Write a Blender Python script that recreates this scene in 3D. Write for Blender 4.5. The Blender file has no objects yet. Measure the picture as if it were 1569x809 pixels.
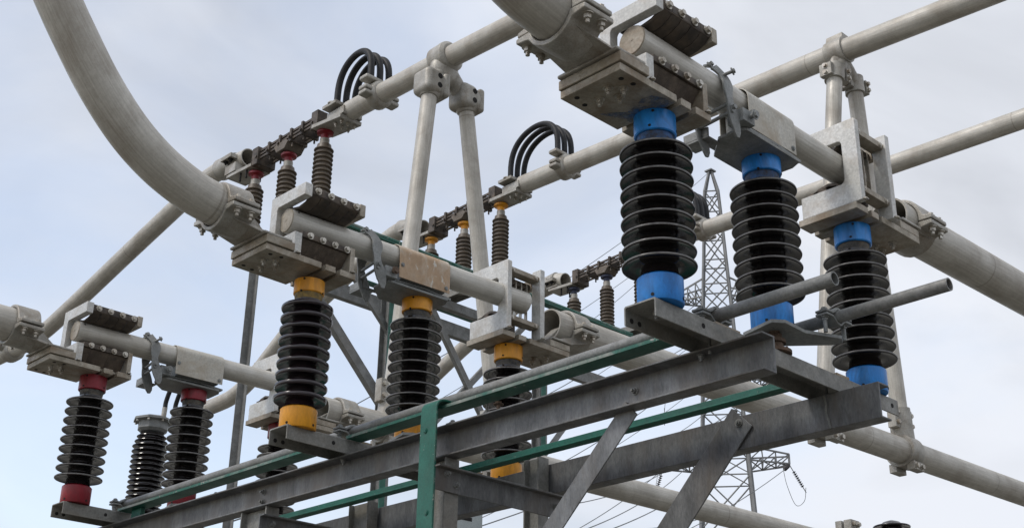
import bpy, bmesh, math, random
from mathutils import Vector, Matrix, noise
V = Vector
R = math.radians
random.seed(7)
scene = bpy.context.scene
COL = scene.collection

# ------------------------------------------------------------------ camera
cam_d = bpy.data.cameras.new('camera')
cam = bpy.data.objects.new('camera', cam_d)
COL.objects.link(cam)
yaw, pitch, roll = 0.8067, 0.4185, 0.0167
fw = V((math.cos(pitch) * math.cos(yaw), math.cos(pitch) * math.sin(yaw), math.sin(pitch)))
rt = V((math.sin(yaw), -math.cos(yaw), 0))
up = rt.cross(fw)
c_, s_ = math.cos(roll), math.sin(roll)
rt2, up2 = c_ * rt + s_ * up, -s_ * rt + c_ * up
M = Matrix((rt2, up2, -fw)).transposed().to_4x4()
M.translation = V((-4.6765, -3.8063, -2.652))
cam.matrix_world = M
cam_d.sensor_width = 36
cam_d.lens = 36 * 1993.4 / 1569
cam_d.clip_start = 0.05
cam_d.clip_end = 2000
scene.camera = cam
GZ = -4.9                                     # ground level

# ------------------------------------------------------------------ sky and sun
SUN_EL, SUN_AZ = R(52), R(165)                # azimuth of the sun from +X towards +Y
world = bpy.data.worlds.new('World')
scene.world = world
world.use_nodes = True
wn, wl = world.node_tree.nodes, world.node_tree.links
wn.clear()
wo = wn.new('ShaderNodeOutputWorld')
bg = wn.new('ShaderNodeBackground')
bg.inputs['Strength'].default_value = 0.1
sky = wn.new('ShaderNodeTexSky')
sky.sky_type = 'NISHITA'
sky.sun_disc = False
sky.sun_elevation = SUN_EL
sky.sun_rotation = R(90) - SUN_AZ
sky.air_density, sky.dust_density, sky.ozone_density = 1.0, 1.0, 1.0
tc = wn.new('ShaderNodeTexCoord')
mp = wn.new('ShaderNodeMapping')
mp.inputs['Scale'].default_value = (1.0, 1.0, 1.9)
wl.new(tc.outputs['Generated'], mp.inputs['Vector'])
nz = wn.new('ShaderNodeTexNoise')
nz.inputs['Scale'].default_value = 2.6
nz.inputs['Detail'].default_value = 6
nz.inputs['Roughness'].default_value = 0.52
nz.inputs['Distortion'].default_value = 0.35
wl.new(mp.outputs[0], nz.inputs['Vector'])
# thicker cloud towards +X -Y (right of the photograph), thinner to the left
dt = wn.new('ShaderNodeVectorMath'); dt.operation = 'DOT_PRODUCT'
dt.inputs[1].default_value = (0.72, -0.72, 0.40)
wl.new(tc.outputs['Generated'], dt.inputs[0])
ad = wn.new('ShaderNodeMath'); ad.operation = 'MULTIPLY_ADD'
ad.inputs[1].default_value = 0.50
wl.new(dt.outputs['Value'], ad.inputs[0]); wl.new(nz.outputs['Fac'], ad.inputs[2])
cr = wn.new('ShaderNodeValToRGB')
cr.color_ramp.elements[0].position = 0.30
cr.color_ramp.elements[0].color = (0.42,) * 3 + (1,)
cr.color_ramp.elements[1].position = 0.62
cr.color_ramp.elements[1].color = (1, 1, 1, 1)
wl.new(ad.outputs[0], cr.inputs['Fac'])
cc = wn.new('ShaderNodeValToRGB')             # cloud brightness varies
cc.color_ramp.elements[0].position = 0.40
cc.color_ramp.elements[0].color = (7.55, 7.85, 8.5, 1)
cc.color_ramp.elements[1].position = 0.66
cc.color_ramp.elements[1].color = (5.6, 5.85, 6.4, 1)
nz2 = wn.new('ShaderNodeTexNoise')
nz2.inputs['Scale'].default_value = 3.0
nz2.inputs['Detail'].default_value = 8
nz2.inputs['Distortion'].default_value = 0.5
wl.new(mp.outputs[0], nz2.inputs['Vector'])
wl.new(nz2.outputs['Fac'], cc.inputs['Fac'])
skm = wn.new('ShaderNodeMix'); skm.data_type = 'RGBA'; skm.blend_type = 'MULTIPLY'
skm.inputs[0].default_value = 1.0
skm.inputs[7].default_value = (2.85, 2.48, 2.18, 1)    # thin bright veil of cloud in front of the blue
wl.new(sky.outputs[0], skm.inputs[6])
mx = wn.new('ShaderNodeMix'); mx.data_type = 'RGBA'
wl.new(cr.outputs['Color'], mx.inputs[0])
wl.new(skm.outputs[2], mx.inputs[6]); wl.new(cc.outputs['Color'], mx.inputs[7])
wl.new(mx.outputs[2], bg.inputs['Color'])
wl.new(bg.outputs[0], wo.inputs['Surface'])

sd = bpy.data.lights.new('sun', 'SUN')
sd.energy = 1.5
sd.angle = R(14)
sd.color = (1.0, 0.965, 0.90)
sun = bpy.data.objects.new('sun', sd)
COL.objects.link(sun)
sv = V((math.cos(SUN_EL) * math.cos(SUN_AZ), math.cos(SUN_EL) * math.sin(SUN_AZ), math.sin(SUN_EL)))
sun.rotation_euler = sv.to_track_quat('Z', 'Y').to_euler()
scene.view_settings.view_transform = 'Standard'
scene.view_settings.look = 'None'
scene.view_settings.exposure = 0.18
scene.view_settings.gamma = 1
scene.view_settings.use_curve_mapping = False

# ------------------------------------------------------------------ materials
def material(name, base, dark=None, stain=None, rough=0.5, metal=0.0, scale=6.0, stain_amt=0.5, bump=0.15,
             fine=60.0, streak=1.0, spec=0.5, stain_scale=2.2, coat=0.0, speckle=None, speckle_pos=0.62, grain=0.8):
    m = bpy.data.materials.new(name)
    m.use_nodes = True
    n, l = m.node_tree.nodes, m.node_tree.links
    n.clear()
    out = n.new('ShaderNodeOutputMaterial')
    b = n.new('ShaderNodeBsdfPrincipled')
    l.new(b.outputs[0], out.inputs[0])
    t = n.new('ShaderNodeTexCoord')
    oi = n.new('ShaderNodeObjectInfo')
    mul = n.new('ShaderNodeVectorMath'); mul.operation = 'SCALE'
    cmb = n.new('ShaderNodeCombineXYZ')
    for k in range(3): l.new(oi.outputs['Random'], cmb.inputs[k])
    l.new(cmb.outputs[0], mul.inputs[0]); mul.inputs['Scale'].default_value = 37.0
    add = n.new('ShaderNodeVectorMath'); add.operation = 'ADD'
    l.new(t.outputs['Object'], add.inputs[0]); l.new(mul.outputs[0], add.inputs[1])
    mpp = n.new('ShaderNodeMapping')
    mpp.inputs['Scale'].default_value = (1, 1, streak)
    l.new(add.outputs[0], mpp.inputs['Vector'])

    def noise_tex(sc, det, rg=0.6, dist=0.0):
        x = n.new('ShaderNodeTexNoise')
        x.inputs['Scale'].default_value = sc; x.inputs['Detail'].default_value = det
        x.inputs['Roughness'].default_value = rg; x.inputs['Distortion'].default_value = dist
        l.new(mpp.outputs[0], x.inputs['Vector'])
        return x

    def ramp(src, p0, p1, c0=(0, 0, 0, 1), c1=(1, 1, 1, 1)):
        r = n.new('ShaderNodeValToRGB')
        r.color_ramp.elements[0].position, r.color_ramp.elements[1].position = p0, p1
        r.color_ramp.elements[0].color, r.color_ramp.elements[1].color = c0, c1
        l.new(src, r.inputs[0])
        return r

    def mix(fac, a, bb):
        x = n.new('ShaderNodeMix'); x.data_type = 'RGBA'
        l.new(fac, x.inputs[0])
        for s, v in ((6, a), (7, bb)):
            if isinstance(v, tuple): x.inputs[s].default_value = v + (1,)
            else: l.new(v, x.inputs[s])
        return x.outputs[2]
    dark = dark or tuple(v * 0.7 for v in base)
    n1 = noise_tex(scale, 5, 0.62)
    r1 = ramp(n1.outputs['Fac'], 0.36, 0.66)
    colr = mix(r1.outputs[0], dark, base)
    nf = noise_tex(fine, 3, 0.7)
    rf = ramp(nf.outputs['Fac'], 0.30, 0.72, (0.70, 0.70, 0.70, 1), (1.20, 1.20, 1.20, 1))
    mm = n.new('ShaderNodeMix'); mm.data_type = 'RGBA'; mm.blend_type = 'MULTIPLY'
    mm.inputs[0].default_value = grain
    l.new(colr, mm.inputs[6]); l.new(rf.outputs[0], mm.inputs[7])
    colr = mm.outputs[2]
    if stain:
        n2 = noise_tex(stain_scale, 8, 0.68, 0.6)
        r2 = ramp(n2.outputs['Fac'], 0.475, 0.69, (0, 0, 0, 1), (stain_amt,) * 3 + (1,))
        colr = mix(r2.outputs[0], colr, stain)
    if speckle:
        n3 = noise_tex(fine * 0.35, 6, 0.75, 0.3)
        r3 = ramp(n3.outputs['Fac'], speckle_pos, speckle_pos + 0.03)
        colr = mix(r3.outputs[0], colr, speckle)
    l.new(colr, b.inputs['Base Color'])
    rr = ramp(n1.outputs['Fac'], 0.3, 0.7, (min(1, rough + 0.12),) * 3 + (1,), (max(0.03, rough - 0.06),) * 3 + (1,))
    l.new(rr.outputs[0], b.inputs['Roughness'])
    b.inputs['Metallic'].default_value = metal
    b.inputs['Specular IOR Level'].default_value = spec
    b.inputs['Coat Weight'].default_value = coat
    b.inputs['Coat Roughness'].default_value = 0.08
    if bump:
        bp = n.new('ShaderNodeBump')
        bp.inputs['Strength'].default_value = bump
        bp.inputs['Distance'].default_value = 0.01
        l.new(nf.outputs['Fac'], bp.inputs['Height'])
        l.new(bp.outputs[0], b.inputs['Normal'])
    return m

MT = dict(
    tube=material('aluminium_tube', (0.52, 0.50, 0.455), (0.405, 0.385, 0.345), (0.24, 0.20, 0.155), rough=0.46, metal=0.12, scale=3.2, stain_amt=0.5, bump=0.05, stain_scale=2.6, grain=0.35),
    blade=material('blade_aluminium', (0.58, 0.565, 0.525), (0.48, 0.465, 0.425), (0.30, 0.26, 0.20), rough=0.42, metal=0.2, scale=3, stain_amt=0.5, bump=0.03, grain=0.3),
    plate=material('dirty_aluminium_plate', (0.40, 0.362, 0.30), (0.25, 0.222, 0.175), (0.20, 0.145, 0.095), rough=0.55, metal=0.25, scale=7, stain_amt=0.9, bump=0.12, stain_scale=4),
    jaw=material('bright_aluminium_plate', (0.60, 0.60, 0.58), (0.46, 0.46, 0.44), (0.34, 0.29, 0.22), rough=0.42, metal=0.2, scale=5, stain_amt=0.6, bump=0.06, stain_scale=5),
    cast=material('cast_aluminium', (0.41, 0.395, 0.36), (0.28, 0.268, 0.238), (0.18, 0.135, 0.09), rough=0.48, metal=0.3, scale=6, stain_amt=0.6, bump=0.25, fine=90, stain_scale=3.5),
    galv=material('galvanised_steel', (0.235, 0.24, 0.238), (0.155, 0.16, 0.157), (0.16, 0.135, 0.105), rough=0.52, metal=0.2, scale=9, stain_amt=0.4, bump=0.15, stain_scale=3),
    beam=material('weathered_galvanised_beam', (0.178, 0.183, 0.188), (0.098, 0.101, 0.105), (0.125, 0.105, 0.085), rough=0.5, metal=0.25, scale=7, stain_amt=0.7, bump=0.25, fine=70, stain_scale=2.5, speckle=(0.24, 0.24, 0.235), speckle_pos=0.70, streak=0.35, grain=0.95),
    bracket=material('bracket_galvanised', (0.265, 0.265, 0.25), (0.165, 0.165, 0.155), (0.20, 0.165, 0.12), rough=0.55, metal=0.15, scale=7, stain_amt=0.5, bump=0.15),
    dull=material('dull_grey_fitting', (0.255, 0.265, 0.262), (0.18, 0.19, 0.19), (0.16, 0.14, 0.11), rough=0.55, metal=0.2, scale=8, stain_amt=0.3, bump=0.2),
    porcelain=material('black_glazed_porcelain', (0.012, 0.009, 0.010), (0.008, 0.006, 0.007), (0.030, 0.026, 0.022), rough=0.1, scale=4, stain_amt=0.3, bump=0.02, fine=25, spec=0.6),
    rim=material('shed_rim_highlight', (0.17, 0.165, 0.16), (0.07, 0.068, 0.066), rough=0.28, scale=10, bump=0.0, fine=40),  # rim highlight put into the colour, paler than the glaze
    porcelain_plum=material('plum_glazed_porcelain', (0.017, 0.009, 0.014), (0.010, 0.006, 0.009), (0.035, 0.022, 0.026), rough=0.13, scale=4, stain_amt=0.5, bump=0.02, fine=25, spec=0.6),
    brown=material('brown_porcelain', (0.125, 0.098, 0.070), (0.085, 0.066, 0.048), (0.12, 0.105, 0.085), rough=0.45, scale=6, stain_amt=0.5, bump=0.05),
    red=material('red_paint', (0.27, 0.007, 0.020), (0.18, 0.005, 0.014), (0.10, 0.02, 0.02), rough=0.42, scale=7, stain_amt=0.6, bump=0.06, stain_scale=6, speckle=(0.09, 0.03, 0.03), speckle_pos=0.65, streak=0.35, grain=0.45),
    yellow=material('yellow_paint', (0.76, 0.335, 0.014), (0.66, 0.27, 0.010), (0.30, 0.13, 0.02), rough=0.42, scale=5, stain_amt=0.8, bump=0.06, stain_scale=7, speckle=(0.30, 0.17, 0.05), speckle_pos=0.665, streak=0.35, grain=0.45),
    blue=material('blue_paint', (0.018, 0.25, 0.70), (0.012, 0.19, 0.59), (0.012, 0.06, 0.16), rough=0.36, scale=5, stain_amt=0.8, bump=0.05, stain_scale=7, speckle=(0.02, 0.045, 0.11), speckle_pos=0.655, streak=0.35, grain=0.45),
    navy=material('faded_navy_paint', (0.035, 0.045, 0.095), (0.025, 0.03, 0.06), (0.06, 0.055, 0.05), rough=0.5, scale=7),
    cement=material('cement_neck', (0.09, 0.085, 0.075), (0.03, 0.03, 0.03), (0.16, 0.13, 0.09), rough=0.7, scale=18, stain_amt=0.8, bump=0.4, fine=120, stain_scale=14),
    cement_blue=material('blue_smeared_neck', (0.018, 0.10, 0.29), (0.03, 0.03, 0.035), (0.05, 0.045, 0.04), rough=0.6, scale=22, stain_amt=0.8, bump=0.4, fine=120, stain_scale=14),
    cement_yellow=material('yellow_smeared_neck', (0.30, 0.19, 0.03), (0.06, 0.05, 0.03), (0.09, 0.07, 0.04), rough=0.6, scale=22, stain_amt=0.6, bump=0.4, fine=120, stain_scale=14),
    green=material('green_enamel_strip', (0.005, 0.125, 0.085), (0.003, 0.088, 0.062), (0.03, 0.06, 0.045), rough=0.45, scale=6, stain_amt=0.5, bump=0.08, fine=70, speckle=(0.30, 0.31, 0.29), speckle_pos=0.655),
    green_worn=material('worn_green_enamel', (0.012, 0.12, 0.085), (0.008, 0.085, 0.062), (0.27, 0.28, 0.255), rough=0.5, scale=5, stain_amt=1.0, bump=0.1, fine=60, speckle=(0.27, 0.28, 0.26), speckle_pos=0.58, stain_scale=1.6),
    finger=material('dark_contact_fingers', (0.105, 0.085, 0.068), (0.045, 0.038, 0.033), (0.15, 0.11, 0.075), rough=0.55, metal=0.3, scale=9, stain_amt=0.6, bump=0.15, stain_scale=6),
    finger_brown=material('brown_contact_fingers', (0.17, 0.135, 0.105), (0.085, 0.068, 0.055), (0.05, 0.04, 0.035), rough=0.6, metal=0.2, scale=9, stain_amt=0.7, bump=0.15, stain_scale=8),
    steel=material('plated_bolt', (0.52, 0.50, 0.45), (0.36, 0.33, 0.28), (0.22, 0.15, 0.09), rough=0.38, metal=0.6, scale=14, stain_amt=0.6, bump=0.05, stain_scale=9),
    rust=material('rusty_steel', (0.15, 0.088, 0.055), (0.075, 0.052, 0.040), (0.25, 0.20, 0.15), rough=0.75, scale=14, stain_amt=0.7, bump=0.4, fine=90, stain_scale=8),
    rusty_plate=material('tan_oxidised_plate', (0.36, 0.29, 0.21), (0.25, 0.19, 0.13), (0.40, 0.37, 0.32), rough=0.65, scale=9, stain_amt=0.6, bump=0.2),
    sleeve=material('pale_sleeve', (0.50, 0.485, 0.435), (0.42, 0.40, 0.35), (0.32, 0.265, 0.19), rough=0.5, metal=0.1, scale=3, stain_amt=0.85, bump=0.04, stain_scale=3),
    sleeve_peel=material('peeling_brown_sleeve', (0.43, 0.30, 0.19), (0.36, 0.245, 0.15), (0.50, 0.465, 0.40), rough=0.6, scale=6, stain_amt=0.9, bump=0.10, fine=36, stain_scale=4.5, streak=0.5, grain=0.5, speckle=(0.54, 0.51, 0.45), speckle_pos=0.60),
    rubber=material('black_cable_sheath', (0.016, 0.017, 0.020), (0.011, 0.012, 0.014), (0.04, 0.04, 0.042), rough=0.55, scale=8, bump=0.05, spec=0.3),
    hole=material('dark_bore', (0.015, 0.014, 0.013), rough=0.9, bump=0),
    tower=material('tower_steel', (0.20, 0.21, 0.215), (0.15, 0.155, 0.16), (0.18, 0.17, 0.155), rough=0.6, metal=0.1, scale=1, bump=0),
    wire=material('weathered_conductor', (0.14, 0.145, 0.15), (0.10, 0.105, 0.11), rough=0.6, scale=1, bump=0),
    gravel=material('substation_gravel', (0.165, 0.156, 0.136), (0.11, 0.103, 0.088), (0.14, 0.14, 0.10), rough=0.95, scale=2.5, stain_amt=0.5, bump=0.8, fine=22, stain_scale=0.6),
    concrete=material('concrete_footing', (0.34, 0.33, 0.31), (0.27, 0.26, 0.24), (0.2, 0.19, 0.17), rough=0.9, scale=4, bump=0.3),
    rust_dark=material('dark_casting', (0.15, 0.125, 0.10), (0.09, 0.075, 0.06), (0.2, 0.15, 0.1), rough=0.6, scale=8, stain_amt=0.5, bump=0.2),
    smear=material('blue_smeared_plate', (0.030, 0.135, 0.34), (0.10, 0.12, 0.14), (0.33, 0.30, 0.25), rough=0.5, scale=9, stain_amt=0.9, stain_scale=5, bump=0.1),
    box=material('pale_cabinet_paint', (0.42, 0.47, 0.47), (0.34, 0.38, 0.385), rough=0.45, scale=3, bump=0.03),
)

def drawn_tube(m, seam=True):
    """lengthwise drawing marks and circular weld seams on round tube (UV: around, along)"""
    n, l = m.node_tree.nodes, m.node_tree.links
    b = [x for x in n if x.type == 'BSDF_PRINCIPLED'][0]
    src = b.inputs['Base Color'].links[0].from_socket
    uvn = n.new('ShaderNodeUVMap'); oi = n.new('ShaderNodeObjectInfo')
    mp_ = n.new('ShaderNodeMapping'); mp_.inputs['Scale'].default_value = (34, 1.1, 1)
    cb = n.new('ShaderNodeCombineXYZ'); l.new(oi.outputs['Random'], cb.inputs[2])
    av = n.new('ShaderNodeVectorMath'); av.operation = 'ADD'
    l.new(uvn.outputs[0], av.inputs[0]); l.new(cb.outputs[0], av.inputs[1]); l.new(av.outputs[0], mp_.inputs[0])
    nz_ = n.new('ShaderNodeTexNoise'); nz_.inputs['Scale'].default_value = 2.4; nz_.inputs['Detail'].default_value = 6; nz_.inputs['Roughness'].default_value = 0.65
    l.new(mp_.outputs[0], nz_.inputs['Vector'])
    rp = n.new('ShaderNodeValToRGB')
    rp.color_ramp.elements[0].position, rp.color_ramp.elements[1].position = 0.30, 0.68
    rp.color_ramp.elements[0].color, rp.color_ramp.elements[1].color = (0.76, 0.755, 0.74, 1), (1.10, 1.10, 1.10, 1)
    l.new(nz_.outputs['Fac'], rp.inputs[0])
    mm = n.new('ShaderNodeMix'); mm.data_type = 'RGBA'; mm.blend_type = 'MULTIPLY'; mm.inputs[0].default_value = 1
    l.new(src, mm.inputs[6]); l.new(rp.outputs[0], mm.inputs[7])
    out = mm.outputs[2]
    if seam:
        sx = n.new('ShaderNodeSeparateXYZ'); l.new(uvn.outputs[0], sx.inputs[0])
        a = n.new('ShaderNodeMath'); a.operation = 'MULTIPLY_ADD'; a.inputs[1].default_value = 1 / 2.7
        l.new(sx.outputs[1], a.inputs[0]); l.new(oi.outputs['Random'], a.inputs[2])
        f = n.new('ShaderNodeMath'); f.operation = 'FRACT'; l.new(a.outputs[0], f.inputs[0])
        c = n.new('ShaderNodeMath'); c.operation = 'COMPARE'; c.inputs[1].default_value = 0.5; c.inputs[2].default_value = 0.0028
        l.new(f.outputs[0], c.inputs[0])
        d = n.new('ShaderNodeMath'); d.operation = 'MULTIPLY'; d.inputs[1].default_value = 0.45; l.new(c.outputs[0], d.inputs[0])
        m2 = n.new('ShaderNodeMix'); m2.data_type = 'RGBA'; m2.inputs[7].default_value = (0.16, 0.135, 0.105, 1)
        l.new(d.outputs[0], m2.inputs[0]); l.new(out, m2.inputs[6]); out = m2.outputs[2]
    l.new(out, b.inputs['Base Color'])
    rg = b.inputs['Roughness'].links[0].from_socket
    mr = n.new('ShaderNodeMath'); mr.operation = 'MULTIPLY_ADD'; mr.inputs[1].default_value = -0.30
    ad_ = n.new('ShaderNodeMath'); ad_.operation = 'ADD'; ad_.inputs[1].default_value = 0.15
    l.new(nz_.outputs['Fac'], mr.inputs[0]); l.new(rg, mr.inputs[2]); l.new(mr.outputs[0], ad_.inputs[0]); l.new(ad_.outputs[0], b.inputs['Roughness'])
drawn_tube(MT['tube']); drawn_tube(MT['blade'], False)
sm = MT['smear'].node_tree
_b = [n for n in sm.nodes if n.type == 'BSDF_PRINCIPLED'][0]
_t = sm.nodes.new('ShaderNodeTexCoord'); _n = sm.nodes.new('ShaderNodeTexNoise'); _r = sm.nodes.new('ShaderNodeValToRGB')
_n.inputs['Scale'].default_value = 9; _n.inputs['Detail'].default_value = 7; _n.inputs['Roughness'].default_value = 0.7
_r.color_ramp.elements[0].position, _r.color_ramp.elements[1].position = 0.42, 0.60
sm.links.new(_t.outputs['Object'], _n.inputs['Vector']); sm.links.new(_n.outputs['Fac'], _r.inputs[0]); sm.links.new(_r.outputs[0], _b.inputs['Alpha'])

# ------------------------------------------------------------------ mesh builder
class MB:
    def __init__(self):
        self.bm = bmesh.new(); self.marks = []

    def cut(self):                           # a new separate piece starts here
        self.marks.append(len(self.bm.verts)); return self

    def faces(self, vs, fs):
        bv = [self.bm.verts.new(v) for v in vs]
        for f in fs:
            try: self.bm.faces.new([bv[i] for i in f])
            except ValueError: pass
        return self

    def hexa(self, p):                       # 8 corners: bottom 4 then top 4
        return self.faces(p, [(3, 2, 1, 0), (4, 5, 6, 7), (0, 1, 5, 4), (1, 2, 6, 5), (2, 3, 7, 6), (3, 0, 4, 7)])

    def box(self, x0, x1, y0, y1, z0, z1):
        return self.hexa([(x0, y0, z0), (x1, y0, z0), (x1, y1, z0), (x0, y1, z0), (x0, y0, z1), (x1, y0, z1), (x1, y1, z1), (x0, y1, z1)])

    def prism(self, pts, axis, a0, a1):      # 2D polygon extruded along an axis
        def P(p, a):
            return {'x': (a, p[0], p[1]), 'y': (p[0], a, p[1]), 'z': (p[0], p[1], a)}[axis]
        n = len(pts)
        vs = [P(p, a0) for p in pts] + [P(p, a1) for p in pts]
        fs = [tuple(range(n))[::-1], tuple(range(n, 2 * n))] + [(i, (i + 1) % n, n + (i + 1) % n, n + i) for i in range(n)]
        return self.faces(vs, fs)

    def sweep(self, path, prof, upv=(0, 0, 1), cap=True, closed=False):
        """sweep a closed 2D profile [(side, up)] along a path of points"""
        path = [V(p) for p in path]
        n, k = len(path), len(prof)
        rings = []
        u0 = V(upv)
        for i, p in enumerate(path):
            t = (path[min(i + 1, n - 1)] - path[max(i - 1, 0)]).normalized()
            s = t.cross(u0)
            if s.length < 1e-4: s = t.orthogonal()
            s.normalize(); u = s.cross(t).normalized()
            rings.append([self.bm.verts.new(p + s * a + u * b) for a, b in prof])
        for i in range(n - 1):
            for j in range(k):
                self.bm.faces.new((rings[i][j], rings[i][(j + 1) % k], rings[i + 1][(j + 1) % k], rings[i + 1][j]))
        if cap:
            self.bm.faces.new(rings[0][::-1]); self.bm.faces.new(rings[-1])
        return self

    def tube(self, path, r, seg=20, hollow=0.0):
        """round tube along a path (rotation-minimising frame); hollow = wall thickness gives open mouths"""
        path = [V(p) for p in path]
        n = len(path)
        tang = [(path[min(i + 1, n - 1)] - path[max(i - 1, 0)]).normalized() for i in range(n)]
        u = tang[0].orthogonal().normalized()
        rings, inner = [], []
        for i, p in enumerate(path):
            u = (u - tang[i] * u.dot(tang[i])).normalized()
            w = tang[i].cross(u)
            rr = r[i] if isinstance(r, (list, tuple)) else r
            rings.append([self.bm.verts.new(p + (u * math.cos(a) + w * math.sin(a)) * rr) for a in [2 * math.pi * j / seg for j in range(seg)]])
            if hollow:
                inner.append([self.bm.verts.new(p + (u * math.cos(a) + w * math.sin(a)) * (rr - hollow)) for a in [2 * math.pi * j / seg for j in range(seg)]])
        uv = self.bm.loops.layers.uv.verify()
        ln = [0.0]
        for i in range(n - 1): ln.append(ln[-1] + (path[i + 1] - path[i]).length)
        r0 = r[0] if isinstance(r, (list, tuple)) else r
        for i in range(n - 1):
            for j in range(seg):
                k = (j + 1) % seg
                fc = self.bm.faces.new((rings[i][j], rings[i][k], rings[i + 1][k], rings[i + 1][j]))
                for lp, (a, b) in zip(fc.loops, ((j, i), (j + 1, i), (j + 1, i + 1), (j, i + 1))):
                    lp[uv].uv = (a / seg * 6.2832 * r0, ln[b])
                if hollow: self.bm.faces.new((inner[i][k], inner[i][j], inner[i + 1][j], inner[i + 1][k]))
        if hollow:
            for j in range(seg):
                k = (j + 1) % seg
                self.bm.faces.new((rings[0][k], rings[0][j], inner[0][j], inner[0][k]))
                self.bm.faces.new((rings[-1][j], rings[-1][k], inner[-1][k], inner[-1][j]))
        else:
            self.bm.faces.new(rings[0][::-1]); self.bm.faces.new(rings[-1])
        return self

    def cyl(self, p0, p1, r, seg=24, r1=None):
        return self.tube([p0, p1], [r, r if r1 is None else r1], seg)

    def lathe(self, prof, x=0, y=0, seg=56):
        """prof: list of (radius, z), from bottom to top"""
        rings = []
        for r, z in prof:
            if r < 1e-5: rings.append([self.bm.verts.new((x, y, z))])
            else: rings.append([self.bm.verts.new((x + r * math.cos(2 * math.pi * j / seg), y + r * math.sin(2 * math.pi * j / seg), z)) for j in range(seg)])
        for a, b in zip(rings, rings[1:]):
            for j in range(seg):
                k = (j + 1) % seg
                if len(a) == 1: self.bm.faces.new((a[0], b[k], b[j]))
                elif len(b) == 1: self.bm.faces.new((a[j], a[k], b[0]))
                else: self.bm.faces.new((a[j], a[k], b[k], b[j]))
        if len(rings[0]) > 1: self.bm.faces.new(rings[0][::-1])
        if len(rings[-1]) > 1: self.bm.faces.new(rings[-1])
        return self

    def bolt(self, p, d, r=0.016, h=0.022, shank=0.0, washer=True, auto=True):
        """hexagon head standing on p, pointing along d"""
        p, d = V(p), V(d).normalized()
        if auto: self.cut()
        if washer: self.cyl(p, p + d * 0.005, r * 1.45, 14)
        self.tube([p + d * 0.004, p + d * h], r, 6)
        if shank: self.cyl(p + d * h * 0.9, p + d * (h + shank), r * 0.55, 10)
        return self

    def ell(self, c, rad, seg=18, rings=10, rot=None):
        vs = bmesh.ops.create_uvsphere(self.bm, u_segments=seg, v_segments=rings, radius=1)['verts']
        m = (rot.to_4x4() if rot else Matrix.Identity(4)) @ Matrix.Diagonal((*rad, 1))
        for v in vs: v.co = (m @ v.co) + V(c)
        return self

    def rot_z(self, ang, about):
        m = Matrix.Translation(V(about)) @ Matrix.Rotation(ang, 4, 'Z') @ Matrix.Translation(-V(about))
        self.bm.transform(m)
        return self

    def shift(self, d):
        self.bm.transform(Matrix.Translation(V(d)))
        return self

ORIGIN = {}
def pieces(mb):
    """one builder per piece marked with cut()"""
    mb.bm.verts.index_update()
    marks = sorted(set([0] + mb.marks)) + [len(mb.bm.verts)]
    out = []
    vs = list(mb.bm.verts)
    fidx = [[v.index for v in f.verts] for f in mb.bm.faces]
    for a, b in zip(marks, marks[1:]):
        if b <= a: continue
        out.append(MB().faces([v.co.copy() for v in vs[a:b]], [[i - a for i in f] for f in fidx if a <= f[0] < b]))
    mb.bm.free()
    return out

def part(name, mb, mat, parent=None, bevel=0.0, smooth=38, label=None, kind=None):
    if len(set([0] + mb.marks)) > 1 and parent is not None:
        for q in pieces(mb): o = part(name, q, mat, parent, bevel, smooth, label, kind)
        return o
    """link the builder as ONE mesh object; points are in pole/world coordinates, moved to the root's origin"""
    me = bpy.data.meshes.new(name)
    root = parent
    while root is not None and root.parent is not None: root = root.parent
    if root is not None: mb.shift(-ORIGIN[root.name])
    bmesh.ops.recalc_face_normals(mb.bm, faces=mb.bm.faces)
    mb.bm.to_mesh(me); mb.bm.free()
    if smooth:
        for p in me.polygons: p.use_smooth = True
        me.set_sharp_from_angle(angle=R(smooth))
    me.materials.append(MT[mat] if isinstance(mat, str) else mat)
    o = bpy.data.objects.new(name, me)
    COL.objects.link(o)
    if parent is not None: o.parent = parent
    if bevel:
        b = o.modifiers.new('bevel', 'BEVEL')
        b.width = bevel; b.segments = 2; b.limit_method = 'ANGLE'; b.angle_limit = R(40)
        b.harden_normals = True
    if label: o['label'] = label
    if kind: o['kind'] = kind
    return o

def tag(o, label, cat, group=None):
    o['label'] = label; o['category'] = cat
    if group: o['group'] = group
    return o

def thing(name, label, cat, loc, group=None, shift=(0, 0, 0)):
    """Empty at the thing's base; meshes are built around loc and the whole thing then stands at loc + shift"""
    o = bpy.data.objects.new(name, None)
    o.empty_display_size = 0.1
    COL.objects.link(o)
    o.location = V(loc) + V(shift)
    ORIGIN[o.name] = V(loc)
    return tag(o, label, cat, group)

def single(name, mb, mat, label, cat, group=None, bevel=0.0, smooth=38):
    """a thing that is one mesh: origin at the middle of its lowest point"""
    xs = [v.co.copy() for v in mb.bm.verts]
    lo = V((min(p.x for p in xs), min(p.y for p in xs), min(p.z for p in xs)))
    hi = V((max(p.x for p in xs), max(p.y for p in xs), max(p.z for p in xs)))
    c = V(((lo.x + hi.x) / 2, (lo.y + hi.y) / 2, lo.z))
    mb.shift(-c)
    o = part(name, mb, mat, None, bevel, smooth)
    o.location = c
    return tag(o, label, cat, group)

def arc(c, r, a0, a1, n, ax1=(1, 0, 0), ax2=(0, 0, 1)):
    return [V(c) + V(ax1) * (r * math.cos(a0 + (a1 - a0) * i / n)) + V(ax2) * (r * math.sin(a0 + (a1 - a0) * i / n)) for i in range(n + 1)]

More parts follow.
